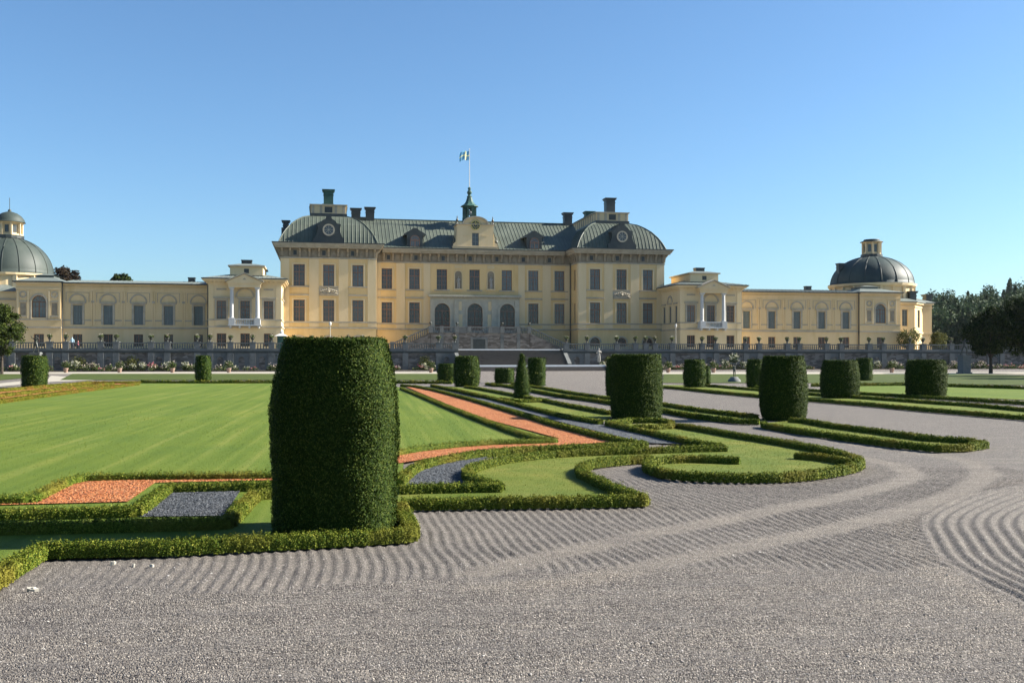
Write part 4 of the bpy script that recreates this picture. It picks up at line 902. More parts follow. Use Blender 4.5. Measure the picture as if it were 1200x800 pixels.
ch = MB(); ec = Edge((-3, 3.86), (3, 3.86)); ec.moulding_arc(ch, 3, 24.12, .72, .8, 0, .04, 28, 0, 2*PI); ec.moulding_arc(ch, 3, 24.12, .36, .4, 0, .03, 20, 0, 2*PI)
for k in range(12):
    t = k*PI/6; ch.tube([ec.p(3+.5*math.cos(t), .02, 24.12+.5*math.sin(t)), ec.p(3+.68*math.cos(t), .02, 24.12+.68*math.sin(t))], .035, 4)
ch.build('clock_numerals', 'gold', clock)
hd_ = MB(); hd_.tube([ec.p(3, .04, 24.12), ec.p(3+.26, .04, 24.12+.34)], .035, 4); hd_.tube([ec.p(3, .05, 24.12), ec.p(3-.05, .05, 24.12+.6)], .028, 4); hd_.build('clock_hands', 'gold', clock)
URN = [(.16, 0), (.16, .15), (.08, .25), (.2, .55), (.22, .7), (.1, .85), (.12, .92), (.05, 1.1), (.09, 1.2), (.01, 1.35)]
for x, z, k in ((-3.0, 24.35, 1.0), (3.0, 24.35, 1.0), (-3.6, 20.56, 1.35), (3.6, 20.56, 1.35)):
    u_ = MB(); u_.lathe(x, 4.5, [(r*k, z+h*k) for r, h in URN], 10); u_.build('urn_finial', 'bronze', gable, True)
# cupola
cu = MB(); cu.cur = 0
for k in range(8):
    a = PI/8+k*PI/4; cu.box(1.05*math.cos(a)-.17, 1.05*math.cos(a)+.17, 11+1.05*math.sin(a)-.17, 11+1.05*math.sin(a)+.17, 25.4, 28.2)
cu.lathe(0, 11, [(1.3, 25), (1.3, 26.3), (1.15, 26.35)], 8, PI/8); cu.lathe(0, 11, [(1.15, 27.9), (1.25, 28.1), (1.5, 28.2)], 8, PI/8)
cup = cu.build('cupola', 'verdigris', palace)
cr = MB(); cr.lathe(0, 11, [(1.62, 28.2), (1.6, 28.28), (1.05, 28.6), (.7, 29.05), (.5, 29.6), (.42, 29.9), (.5, 30.0), (.3, 30.1), (.25, 30.3), (.42, 30.55), (.45, 30.75), (.3, 31.0), (.16, 31.1), (.3, 31.3), (.28, 31.5), (.05, 31.65)], 8, PI/8); cr.build('cupola_roof', 'verdigris', cup)
bl = MB(); bl.lathe(0, 11, [(.1, 27.6), (.25, 27.5), (.38, 27.1), (.5, 26.8)], 10); bl.build('bell', 'white', cup)
pole = pthing('flagpole', 'slender flagpole rising from the palace cupola', 'flagpole', 0, 11, 31.6); pm_ = MB(); pm_.tube([(0, 11, 31.4), (0, 11, 38.1)], [.075, .045], 8); pm_.lathe(0, 11, [(.02, 38.05), (.1, 38.15), (.1, 38.22), (.02, 38.32)], 8); pm_.build('pole', 'white', pole)
fl = pthing('flag', 'small blue flag with a yellow cross hanging from the flagpole', 'flag', 0, 11, 37.9); fm_ = MB(); nx_, nz_ = 22, 14
def fp(i, j):
    q = i/nx_; y = j/nz_; x = -1.75*q; z = 37.95-1.55*(1-y)-.5*q*q-.12*math.sin(q*7); return (x, 11+.22*math.sin(q*9+y*1.2)*q**.5, z)
for i in range(nx_):
    for j in range(nz_):
        fm_.cur = 1 if (6 <= j <= 7 or 7 <= i <= 9) else 0
        fm_.face([fp(i, j), fp(i+1, j), fp(i+1, j+1), fp(i, j+1)])
fm_.build('cloth', ['flag_blue', 'flag_yellow'], fl, True)
# downspouts
for u_, v_, zt_ in ((16.45, 4.75, 19.3), (-16.45, 4.75, 19.3), (31.75, -.2, 13.4), (-31.75, -.2, 13.4)):
    d_ = MB(); d_.tube([(u_, v_, ZB), (u_, v_, zt_)], .085, 6); d_.build('downspout', 'dark', palace)
# outside double stair of the palace
st = pthing('palace_staircase', 'grey stone double staircase with balustraded landing before the palace doors', 'staircase', 0, 1.5, ZB)
s1 = MB(); LZ = 5.95
s1.box(-8.0, 8.3, -.6, 4.4, ZB, LZ); s1.box(-8.1, 8.4, -.7, 4.4, LZ+.002, LZ+.12)
s1.build('landing', 'rubble', st)
for sg in (-1, 1):
    f_ = MB(); n_ = 18; x0 = 8.05*sg if sg < 0 else 8.35
    for k in range(n_):
        xa, xb = x0+sg*k*.33, x0+sg*(k+1)*.33; f_.box(min(xa, xb), max(xa, xb), -.4, 2.2, ZB, LZ-(k+1)*(LZ-ZB)/(n_+1))
    f_.build('flight', 'stone', st)
    w_ = MB(); pts = [(x0, ZB), (x0, LZ+.1), (x0+sg*6.1, ZB+.2), (x0+sg*6.1, ZB)]
    w_.prism_v(pts if sg < 0 else pts[::-1], -.62, -.42); w_.build('flight_wall', 'rubble', st)
    r_ = MB(); 
    r_.prism_v([(x0, LZ+.95), (x0, LZ+1.13), (x0+sg*6.1, ZB+1.25), (x0+sg*6.1, ZB+1.07)][::-sg], -.72, -.34)
    for k in range(18):
        q = (k+.5)/18; zz_ = LZ+.1+(ZB+.2-LZ-.1)*q; r_.lathe(x0+sg*6.1*q, -.52, [(.05, zz_), (.1, zz_+.3), (.05, zz_+.6), (.08, zz_+.86)], 6)
    r_.box(x0+sg*6.1-.3, x0+sg*6.1+.3, -.85, -.2, ZB, ZB+1.45)
    r_.build('stair_rail', 'stone', st)
bl_ = MB(); bl_.box(-8.1, 8.4, -.72, -.4, LZ+.95, LZ+1.13)
for x in (-8.0, -6.2, -3.7, -1.7, 1.7, 3.7, 6.4, 8.2): bl_.box(x-.32, x+.32, -.78, -.34, LZ+.122, LZ+1.2)
for a, b in ((-3.4, -2.0), (2.0, 3.4)): bl_.box(a, b, -.66, -.46, LZ+.122, LZ+.95)
for a, b in ((-7.6, -6.6), (-5.9, -4.0), (-1.3, 1.3), (4.0, 6.0), (6.8, 7.8)):
    for x in np.arange(a+.1, b, .26): bl_.lathe(x, -.56, [(.06, LZ+.122), (.1, LZ+.4), (.05, LZ+.7), (.08, LZ+.95)], 6)
bl_.build('landing_balustrade', 'stone', st)
dn = MB(); dn.box(-1.1, .9, -.64, -.6, ZB, LZ-.9); dn.build('door', 'dark', st); dn = MB(); dn.box(-1.5, -1.11, -.7, -.6, ZB, LZ-.6); dn.box(.91, 1.3, -.7, -.6, ZB, LZ-.6); dn.box(-1.11, .91, -.7, -.6, LZ-.88, LZ-.6)
for x in (-6.2, -3.7, 3.7, 6.4): dn.part('landing_pilaster'); dn.box(x-.3, x+.3, -.68, -.602, ZB, LZ-.002)
dn.build('door_surround', 'stone', st)
TXU = [(0.06, 0), (.12, .04), (.05, .16), (.12, .26), (.2, .45), (.24, .6), (.2, .62)]
for x in (-3.7, 3.7, -8.0, 8.2):
    q = MB(); q.lathe(x, -.56, [(r, LZ+1.2+z) for r, z in TXU], 10); q.build('urn', 'bronze', st, True)

# ------------------------------------------------------------------ corner pavilions with porticoes
for sg, side in ((-1, 'left'), (1, 'right')):
    c = 36.28*sg; a, b = c-5.2, c+5.2; v0, v1 = -9.0, 9.0
    bd = pthing('corner_pavilion', 'low yellow corner pavilion with white columned balcony and small attic, %s of the palace' % side, 'pavilion', c, v0, ZB, 'corner pavilions')
    Ef = Edge((a, v0), (b, v0)); Er = Edge((b, v0), (b, v1)); El = Edge((a, v1), (a, v0)); Eb = Edge((b, v1), (a, v1))
    wl = MB(); tm = MB(); pl = MB(); cs = [5.2-3.36, 5.2, 5.2+3.36]; W1, W0 = (7.78, 10.45), (3.75, 5.65)
    Ef.wall(wl, ZB, 13.0, [(q, *W1, 1.35, False) for q in cs]+[(q, *W0, 1.35, False) for q in cs])
    for q in cs:
        put_window(bd, Ef, q, *W1, 1.35, False, 'main'); put_window(bd, Ef, q, *W0, 1.35, False, 'low')
        tm.part('lintel_ledge'); Ef.box(tm, q-1.15, q+1.15, 0, .2, 10.75, 10.98); tm.part('window_surround'); Ef.box(tm, q-.95, q-.7, 0, .09, W1[0], W1[1]+.22); Ef.box(tm, q+.7, q+.95, 0, .09, W1[0], W1[1]+.22); Ef.box(tm, q-.7, q+.7, 0, .09, W1[1]+.003, W1[1]+.22)
    for q in (cs[0], cs[2]): tm.part('wall_panel'); Ef.box(tm, q-.7, q+.7, 0, .07, 12.0, 12.25)
    tm.part('blind_arch'); Ef.moulding_arc(tm, 5.2, 11.0, 1.15, 1.4, 0, .12)
    sw = [1.9, 4.7, 7.6]
    for E in (El, Er):
        inner = (E is Er) == (sg < 0)
        qs = [(E.L-x if E is El else x) for x in sw] if inner else []
        E.wall(wl, ZB, 13.0, [(q, *W1, 1.15, False) for q in qs])
        for q in qs:
            put_window(bd, E, q, *W1, 1.15, False, 'wing'); tm.part('lintel_ledge'); E.box(tm, q-.95, q+.95, 0, .16, 10.75, 10.95)
        if inner: tm.part('blind_arch'); E.moulding_arc(tm, qs[1], 11.0, 1.0, 1.25, 0, .12)
    Eb.wall(wl, ZB, 13.0, [])
    for E in (Ef, El, Er):
        tm.part('string_course'); E.box(tm, 0, E.L, 0, .12, 7.55, 7.74); tm.part('string_course'); E.box(tm, 0, E.L, 0, .16, 6.5, 6.72); pl.part('dentil_band'); E.box(pl, 0, E.L, 0, .1, 12.75, 13.0)
        for k in range(int(E.L/.62)): E.box(pl, .1+k*.62, .4+k*.62, 0, .38, 12.98, 13.25)
    for s0, s1_ in ((0, .75), (9.65, 10.4)):
        pl.part('quoin')
        for z0_, z1_ in ((ZB, 6.49), (6.73, 7.54), (7.75, 12.74)): Ef.box(pl, s0, s1_, 0, .07, z0_, z1_)
    wl.build('wall', 'plaster_pale', bd); tm.build('stone_bands', 'trim', bd); pl.build('quoins', 'plaster_pale', bd)
    co_ = MB(); cornice_rect(co_, a, b, v0, v1, 0, [(.3, 13.0, 13.2), (.65, 13.25, 13.45), (.85, 13.45, 13.6)]); co_.build('cornice', 'plaster_pale', bd)
    gu = MB(); gu.box(a-.95, b+.95, v0-.95, v1+.95, 13.602, 13.74); gu.build('gutter', 'dark', bd)
    rf = MB(); hw, hv = 6.1, 9.9
    lv = [(hw, hv, 13.742), (2.75, 4.0, 14.6)]
    rf.frustum(c, 0, 13.742, 14.75, hw, hv, 2.6, 3.5)
    for k in range(-9, 10):
        x = k*.64; x2 = max(-2.6, min(2.6, x)); t_ = 1.0 if abs(x) <= 2.6 else (hw-abs(x))/(hw-2.6)
        p0, p1 = Vector((c+x, -hv, 13.76)), Vector((c+x, -hv+(hv-3.5)*t_, 13.76+1.0*t_)); rf.tube([p0, p1], .035, 4)
    # attic sits back; its front stands where the roof ends
    rf.build('roof', 'roof_pale', bd)
    at = MB(); at.cur = 0; at.box(c-2.4, c+2.4, -6.2, 3, 14.2, 15.75); at.cur = 1; at.box(c-2.55, c+2.55, -6.35, 3.1, 14.1, 14.42); at.box(c-.36, c+.36, -6.24, -6.19, 14.75, 15.4); at.cur = 2; at.box(c-2.7, c+2.7, -6.5, 3.3, 15.75, 15.92)
    at.cur = 3; at.frustum(c, -1.6, 15.92, 16.3, 2.7, 4.8, 1.2, 3)
    at.build('attic', ['plaster_pale', 'dark', 'trim', 'roof_pale'], bd)
    chimney(bd, c+.15*sg, -3.4, .75, .6, 16.1, 16.95)
    # portico
    col = MB()
    for x in (-1.82, 1.82):
        q = MB(); q.box(c+x-.36, c+x+.36, -10.16, -9.44, 7.8, 7.92); q.lathe(c+x, -9.8, [(.34, 7.92), (.3, 8.05), (.29, 9.5), (.25, 12.0), (.32, 12.12), (.36, 12.2)], 14); q.box(c+x-.38, c+x+.38, -10.18, -9.42, 12.2, 12.36); q.build('column', 'white', bd, False)
    en = MB(); en.box(c-2.3, c+2.3, -10.2, -8.99, 12.36, 12.85); en.box(c-2.4, c+2.4, -10.3, -8.98, 12.85, 13.0)
    en.prism_v([(c-2.55, 13.0), (c+2.55, 13.0), (c+2.55, 13.18), (c, 14.3), (c-2.55, 13.18)], -10.35, -8.2)
    en.build('pediment', 'plaster_pale', bd)
    pe = MB(); 
    for q in (-1, 1): pe.prism_v([(c+q*2.75, 13.15), (c+q*2.75, 13.32), (c, 14.52), (c, 14.36)][::q], -10.55, -8.2)
    pe.prism_v([(c-.28, 13.45), (c+.28, 13.45), (c, 13.75)], -10.37, -10.34); pe.build('pediment_moulding', 'trim', bd)
    ba = MB(); ba.box(c-2.35, c+2.35, -10.4, -8.99, 6.74, 6.86); ba.box(c-2.3, c+2.3, -10.3, -10.02, 7.62, 7.78); ba.box(c-2.3, c+2.3, -10.3, -10.05, 6.86, 6.98)
    for x in (-1.82, 1.82): ba.box(c+x-.42, c+x+.42, -10.36, -8.99, 6.862, 7.79)
    for k in range(11): ba.lathe(c-1.25+k*.25, -10.16, [(.05, 6.98), (.09, 7.2), (.05, 7.45), (.07, 7.62)], 6)
    for x in (-2, -.7, .7, 2): ba.box(c+x-.12, c+x+.12, -10.2, -8.99, 6.4, 6.74)
    ba.build('balcony', 'white', bd)
    d_ = MB(); u_ = a-.12 if sg < 0 else b+.12
    d_.tube([(u_, v0+.3, ZB), (u_, v0+.3, 13.5)], .075, 6); d_.build('downspout', 'dark', bd)

# ------------------------------------------------------------------ side wings
def wing(sg, side, wins, u0, u1, p0, p1, pc_):
    bd = pthing('palace_wing', 'long low yellow wing with blind arches over grey framed windows, %s side' % side, 'wing', (u0+u1)/2, -4, ZB, 'side wings')
    lo, hi = min(u0, u1), max(u0, u1); E = Edge((lo, -4), (hi, -4)); wl = MB(); tm = MB(); pl = MB(); gr = MB(); W1, W0 = (6.95, 9.85), (3.7, 5.55)
    E.wall(wl, ZB, 13.0, [(u-lo, *W1, 1.3, False) for u in wins]+[(u-lo, *W0, 1.3, False) for u in wins])
    Edge((hi, 8), (lo, 8)).wall(wl, ZB, 13.0, []); Edge((hi, -4), (hi, 8)).wall(wl, ZB, 13.0, []); Edge((lo, 8), (lo, -4)).wall(wl, ZB, 13.0, [])
    for u in wins:
        q = u-lo
        put_window(bd, E, q, *W1, 1.3, False, 'wing', .16, pane_mat='shutter'); put_window(bd, E, q, *W0, 1.3, False, 'low', .2)
        gr.part('window_surround'); E.box(gr, q-.95, q-.66, 0, .1, W1[0], W1[1]+.05); E.box(gr, q+.66, q+.95, 0, .1, W1[0], W1[1]+.05); E.box(gr, q-.95, q+.95, 0, .1, W1[1]+.053, W1[1]+.25); E.box(gr, q-1.15, q+1.15, 0, .24, W1[1]+.25, W1[1]+.45)
        tm.part('blind_arch'); E.moulding_arc(tm, q, 10.32, 1.05, 1.25, 0, .09)
        tm.part('arch_panel'); E.box(tm, q-1.62, q-1.55, 0, .05, 10.3, 11.75); E.box(tm, q+1.55, q+1.62, 0, .05, 10.3, 11.75); E.box(tm, q-1.55, q+1.55, 0, .05, 11.68, 11.75)
        tm.part('sill_ledge'); E.box(tm, q-1.95, q-1.0, 0, .1, 7.5, 7.68); tm.part('sill_ledge'); E.box(tm, q+1.0, q+1.95, 0, .1, 7.5, 7.68)
    ws = sorted(wins)
    mids = [(x+y)/2-lo for x, y in zip(ws[:-1], ws[1:])]
    for q in mids:
        pl.part('pilaster'); E.box(pl, q-.3, q-.06, 0, .08, 6.8, 11.9); pl.part('pilaster'); E.box(pl, q+.06, q+.3, 0, .08, 6.8, 11.9); tm.part('capital'); E.box(tm, q-.2, q+.2, 0, .12, 10.2, 10.5)
    gr.part('string_course'); E.box(gr, 0, E.L, 0, .16, 6.38, 6.62); pl.part('cornice'); E.box(pl, 0, E.L, 0, .1, 12.4, 12.55); pl.part('cornice'); E.box(pl, 0, E.L, 0, .28, 12.8, 13.0)
    wl.build('wall', 'plaster_wing', bd); tm.build('mouldings', 'trim', bd); pl.build('pilasters', 'plaster_wing', bd); gr.build('stone_bands', 'stone_pale' if sg > 9 else 'trim', bd)
    ro = MB(); ro.box(lo, hi, -4.55, 8.4, 13.0, 13.14); ro.build('gutter', 'dark', bd)
    r2 = MB(); r2.face([(lo, -4.5, 13.16), (hi, -4.5, 13.16), (hi, 2, 13.95), (lo, 2, 13.95)]); r2.face([(hi, 8.4, 13.16), (lo, 8.4, 13.16), (lo, 2, 13.95), (hi, 2, 13.95)])
    for k in range(int((hi-lo)/.7)): r2.tube([(lo+.3+k*.7, -4.5, 13.18), (lo+.3+k*.7, 2, 13.97)], .03, 4)
    for uu in (lo, hi): r2.face([(uu, -4.5, 13.15), (uu, 2, 13.95), (uu, 8.4, 13.15)])
    r2.build('roof', 'roof_pale', bd)
    chimney(bd, lo+(hi-lo)*(.72 if sg > 0 else .83), 1.5, .5, .45, 13.5, 14.55)
    # end pavilion
    lo, hi = min(p0, p1), max(p0, p1); ep = pthing('end_pavilion', 'yellow end bay with one tall arched window and two niches, at the %s wing end' % side, 'pavilion', pc_, -4.4, ZB, 'end bays of the wings')
    E = Edge((lo, -4.4), (hi, -4.4)); wl = MB(); tm = MB(); pl = MB(); nd = MB(); q = pc_-lo
    E.wall(wl, ZB, 13.1, [(q, 7.95, 11.2, 1.95, True), (q, *W0, 1.4, False)])
    for e in (Edge((hi, -4.4), (hi, 6)), Edge((lo, 6), (lo, -4.4)), Edge((hi, 6), (lo, 6))): e.wall(wl, ZB, 13.1, [])
    put_window(ep, E, q, 7.95, 11.2, 1.95, True, 'low', .2, pane_mat='shutter'); put_window(ep, E, q, *W0, 1.4, False, 'low')
    tm.part('window_surround'); E.moulding_arc(tm, q, 11.2-.975, 1.0, 1.25, 0, .1); 
    for s0 in (-1.25, 1.0): E.box(tm, q+s0, q+s0+.25, 0, .1, 7.75, 11.2-.98)
    for x in (-2.15, 2.15):
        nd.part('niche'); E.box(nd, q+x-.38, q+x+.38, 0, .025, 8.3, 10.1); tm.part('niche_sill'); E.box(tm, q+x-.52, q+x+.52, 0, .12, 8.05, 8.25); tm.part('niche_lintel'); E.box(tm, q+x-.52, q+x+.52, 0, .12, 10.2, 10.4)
        tm.part('medallion'); E.moulding_arc(tm, q+x, 11.3, .32, .5, 0, .1, 16, 0, 2*PI)
    for x in (-2.85, -1.45, 1.45, 2.85): pl.part('pilaster'); E.box(pl, q+x-.13, q+x+.13, 0, .1, 7.8, 11.9)
    tm.part('string_course'); E.box(tm, 0, E.L, 0, .16, 6.38, 6.62); tm.part('string_course'); E.box(tm, 0, E.L, 0, .1, 7.55, 7.73); pl.part('cornice'); E.box(pl, 0, E.L, 0, .12, 12.1, 12.3); pl.part('cornice'); E.box(pl, 0, E.L, 0, .3, 12.85, 13.1)
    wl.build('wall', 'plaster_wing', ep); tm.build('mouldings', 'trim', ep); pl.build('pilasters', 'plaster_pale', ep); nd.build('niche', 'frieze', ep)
    g_ = MB(); g_.box(lo-.4, hi+.4, -4.95, 6.4, 13.1, 13.28); g_.build('gutter', 'dark', ep)
    r_ = MB(); r_.frustum((lo+hi)/2, .7, 13.282, 14.05, (hi-lo)/2+.35, 5.6, (hi-lo)/4, 2.0); r_.box((lo+hi)/2-(hi-lo)/4+.3, (hi+lo)/2+(hi-lo)/4-.3, -1.0, 2.4, 14.05, 14.4); r_.frustum((lo+hi)/2, .7, 14.4, 14.65, (hi-lo)/4, 2.0, .4, 1); r_.build('roof', 'roof_pale', ep)
    d_ = MB(); u_ = hi+.12 if sg < 0 else lo-.12; d_.tube([(u_, -4.3, ZB), (u_, -4.3, 13.3)], .07, 6); d_.build('downspout', 'dark', ep)
wing(-1, 'left', [-60.64, -56.39, -52.08, -47.79, -43.48], -41.48, -62.8, -69.0, -62.8, -65.9)
wing(1, 'right', [44.61, 49.11, 53.65, 58.16, 62.6], 41.48, 64.95, 64.95, 72.55, 68.85)

# ------------------------------------------------------------------ domed buildings at the two ends
def dome(par, cx, cy, r, z0, z1, mat, ribs=16):
    d = MB(); pr = [(r*math.cos(t)*1.0 if t else r, z0+(z1-z0)*math.sin(t)) for t in np.linspace(0, PI/2*.90, 14)]
    d.lathe(cx, cy, [(r+.35, z0-.12), (r+.3, z0)]+pr, 48)
    for k in range(ribs):
        a = 2*PI*k/ribs+.1; d.tube([(cx+(q+.03)*math.cos(a), cy+(q+.03)*math.sin(a), z) for q, z in pr], .06, 4)
    return d.build('dome', mat, par, True)
ch = pthing('domed_church', 'round green-domed building with a cream lantern at the far left edge', 'church', -73.4, 8, ZB, 'domed end buildings')
b_ = MB(); b_.lathe(-73.4, 8, [(6.5, 10), (6.5, 15.0)], 32); b_.box(-86, -69.0, -1.5, 16, ZB, 11.9)
for k in range(16):
    a = 2*PI*k/16; b_.box(-73.4+6.5*math.cos(a)-.3, -73.4+6.5*math.cos(a)+.3, 8+6.5*math.sin(a)-.3, 8+6.5*math.sin(a)+.3, 12, 14.8)
b_.lathe(-73.4, 8, [(6.6, 14.5), (6.95, 14.7), (7.0, 15.0), (6.4, 15.02)], 32); b_.build('wall', 'plaster_pale', ch)
t_ = MB(); t_.box(-86.1, -68.9, -1.65, 16.1, 10.6, 10.85); t_.part('string_course'); t_.box(-86.1, -69.02, -1.62, 16.1, 6.4, 6.62); t_.build('stone_bands', 'trim', ch)
r_ = MB(); r_.frustum(-77.5, 7.2, 11.9, 13.3, 8.9, 9.2, 5, 5); r_.build('roof', 'roof_pale', ch)
dome(ch, -73.4, 8, 6.35, 15.05, 20.95, 'dome_church')
l_ = MB(); l_.lathe(-73.4, 8, [(2.1, 20.7), (2.1, 21.2)], 16); lan = l_.build('lantern_base', 'dark', ch)
def lantern(par, cx, cy, r, z0, z1, cap):
    l_ = MB(); l_.lathe(cx, cy, [(r*.8, z0), (r*.8, z1)], 8, PI/8)
    for k in range(8):
        a = PI/8+k*PI/4; l_.box(cx+r*.88*math.cos(a)-.16, cx+r*.88*math.cos(a)+.16, cy+r*.88*math.sin(a)-.16, cy+r*.88*math.sin(a)+.16, z0, z1)
    l_.lathe(cx, cy, [(r*.95, z0), (r*.95, z0+.25), (r*.8, z0+.27)], 8, PI/8); l_.lathe(cx, cy, [(r*.85, z1-.25), (r*1.05, z1-.1), (r*1.12, z1), (r*.8, z1+.01)], 8, PI/8)
    lo = l_.build('lantern', 'plaster_pale', par)
    w_ = MB()
    for k in range(8):
        a = k*PI/4; e = Edge((cx+r*.745*math.cos(a)+.4*math.sin(a), cy+r*.745*math.sin(a)-.4*math.cos(a)), (cx+r*.745*math.cos(a)-.4*math.sin(a), cy+r*.745*math.sin(a)+.4*math.cos(a))); e.box(w_, .12, .68, 0, .03, z0+.45, z1-.45)
    w_.build('lantern_windows', 'glass_dark', lo)
    c_ = MB(); c_.lathe(cx, cy, [(q*r*1.12, z1+.02+z) for q, z in cap], 16); c_.build('lantern_cap', 'dome_dark' if cx > 0 else 'dome_church', par, True)
lantern(ch, -73.4, 8, 2.0, 21.2, 23.25, [(1.05, 0), (1, .12), (.95, .5), (.78, 1.0), (.5, 1.45), (.2, 1.68), (.1, 1.75), (.12, 1.95), (.02, 2.15), (.02, 3.9)])
th = pthing('domed_hall', 'round dark-domed building with a cream lantern at the right end of the wing', 'hall', 74.4, 8, ZB, 'domed end buildings')
b_ = MB(); b_.lathe(74.4, 8, [(7.2, 10), (7.2, 15.3)], 32)
for k in range(20):
    a = 2*PI*k/20; b_.box(74.4+7.2*math.cos(a)-.25, 74.4+7.2*math.cos(a)+.25, 8+7.2*math.sin(a)-.25, 8+7.2*math.sin(a)+.25, 12, 14.9)
b_.lathe(74.4, 8, [(7.3, 14.7), (7.7, 14.95), (7.8, 15.35), (7.0, 15.37)], 32); b_.build('drum', 'plaster_pale', th)
# lower body with a splayed lit corner
xa, xb, xc, xd = U(1054, -1)-1.5, U(1072, -1), U(1081, 2.2), U(1092, 2.2)
body = [(xa, -1), (xb, -1), (xc, 2.2), (xd, 2.2), (xd, 17), (xa, 17)]
lw = MB(); tw = MB()
for p, q in zip(body, body[1:]+body[:1]):
    e = Edge(p, q); c_ = e.L/2; w_op = []
    if p == body[0]: w_op = [(U(1060.5, -1)-xa, 7.6, 10.5, 1.1, False)]
    elif p == body[1]: w_op = [(c_, 7.4, 10.5, 1.5, False)]
    e.wall(lw, ZB, 11.8, w_op)
    for o_ in w_op: put_window(th, e, o_[0], o_[1], o_[2], o_[3], False, 'wing', .18)
    e.box(tw, 0, e.L, 0, .16, 6.3, 6.6); e.box(tw, 0, e.L, 0, .12, 10.9, 11.1); e.box(tw, -.1, e.L+.1, 0, .35, 11.5, 11.8)
lw.build('wall', 'plaster_wing', th); tw.build('cornice', 'plaster_pale', th)
r_ = MB(); cxm, cym = 75, 8
ro = [(xa-.2, -1.5), (xb+.2, -1.5), (xc+.35, 1.75), (xd+.45, 1.75), (xd+.45, 17.4), (xa-.2, 17.4)]
r_.prism_z(ro, 11.802, 11.95)
for p, q in zip(ro, ro[1:]+ro[:1]): r_.face([(p[0], p[1], 11.95), (q[0], q[1], 11.95), (cxm+(q[0]-cxm)*.45, cym+(q[1]-cym)*.45, 13.4), (cxm+(p[0]-cxm)*.45, cym+(p[1]-cym)*.45, 13.4)])
r_.build('roof', 'roof_pale', th)
chimney(th, U(1068, 1.5), 1.5, .62, .6, 12, 13.9); chimney(th, U(1086.5, 5), 5, .55, .6, 12, 13.6); chimney(th, U(984.5, 8), 8, .5, .5, 14, 19.3, cap=.08)
dome(th, 74.4, 8, 7.35, 15.45, 20.7, 'dome_dark')
l_ = MB(); l_.lathe(74.4, 8, [(1.95, 20.4), (1.95, 21.0)], 16); l_.build('lantern_base', 'dark', th)
lantern(th, 74.4, 8, 1.75, 21.0, 23.25, [(1.05, 0), (1.02, .1), (.7, .3), (.75, .32), (.7, .5), (.05, .62)])

# ------------------------------------------------------------------ terrace, its wall, balustrade and the garden steps
TV = -20.0
terr = MB(); terr.box(-110, -11.6, TV+.35, 40, 0, ZB); terr.box(5.4+5.45+.2, 110, TV+.35, 40, 0, ZB)
SL, SR = U(537, TV), U(660, TV)
terr = MB(); terr.box(-110, SL-.4, TV+.35, 40, 0, ZB); terr.box(SR+.4, 110, TV+.35, 40, 0, ZB); terr.box(SL-.4, SR+.4, TV+.9, 40, 0, ZB)
to = terr.build('terrace', 'path'); to.location = PW(0, 0, 0); to.rotation_euler = (0, 0, TH); tag(to, kind='structure')
balm = MB(); balm.lathe(0, 0, [(.09, 0), (.09, .05), (.055, .1), (.10, .26), (.095, .34), (.05, .5), (.08, .58), (.08, .63)], 8); bo = balm.build('baluster', 'stone'); BAL = bo.data; bpy.data.objects.remove(bo)
def terrace_wall(label, piers, u0, u1):
    t = pthing('terrace_wall', label, 'terrace wall', (u0+u1)/2, TV, 0.2, 'terrace walls'); z0 = .1
    w = MB(); w.box(u0, u1, TV+.05, TV+.6, z0, ZB-.15); w.build('wall', 'rubble', t)
    s = MB(); s.box(u0, u1, TV-.14, TV+.6, ZB-.149, ZB+.06); s.box(u0, u1, TV-.05, TV+.35, ZB+.062, ZB+.2); s.box(u0, u1, TV-.08, TV+.38, ZB+.84, ZB+.98); s.build('coping', 'stone', t)
    g = MB(); g.box(u0, u1, TV-.10, TV+.05, ZB-.42, ZB-.151); g.build('string_course', 'dark', t)
    px_ = sorted(p for p in piers if u0-.3 <= p <= u1+.3)
    for p in px_:
        q = MB(); q.box(p-.38, p+.38, TV-.18, TV+.05, z0, ZB-.43)
        for k in range(5): q.box(p-.41, p+.41, TV-.2, TV+.05, z0+.15+k*.5, z0+.57+k*.5)
        q.box(p-.38, p+.38, TV-.17, TV+.48, ZB+.063, ZB+1.0); q.box(p-.45, p+.45, TV-.22, TV+.54, ZB+1.0, ZB+1.08); q.build('pier', 'stone', t)
    # niche bays between the close pairs of piers
    for a, b in zip(px_[:-1], px_[1:]):
        if b-a < 3.4:
            c = (a+b)/2; e = Edge((a+.38, TV-.02), (b-.38, TV-.02)); L = e.L
            q = MB(); e.wall(q, z0, ZB-.43, [(L/2, .5, 2.2, .8, True)], .3); e.moulding_arc(q, L/2, 2.2-.4, .42, .54, 0, .06); q.build('niche_bay', 'stone', t)
            k_ = MB(); e.box(k_, L/2-.55, L/2+.55, -.34, -.31, .5, 2.3); k_.build('niche', 'stone', t)
    sp = []
    ends = [u0]+px_+[u1]
    for a, b in zip(ends[:-1], ends[1:]):
        a2, b2 = a+.5, b-.5
        n = int((b2-a2)/.31)
        if n >= 2: sp += [a2+(b2-a2)*(k+.5)/n for k in range(n)]
    sp.sort(key=lambda x: PW(x, TV).y)
    for x in sp[:100]:
        o = link('baluster', BAL, t); of = offset(t); o.location = (x-of[0], TV+.15-of[1], ZB+.2-of[2])
    if len(sp) > 100:
        r = MB()
        for x in sp[100:]: r.lathe(x, TV+.15, [(.09, ZB+.2), (.055, ZB+.3), (.10, ZB+.46), (.05, ZB+.7), (.08, ZB+.83)], 6)
        tag(r.build('balusters', 'stone', t), kind='stuff')
PL = [58, 77, 118, 136, 177, 196, 231, 246, 270, 296, 318, 345, 365, 408, 425, 475, 514, 533]
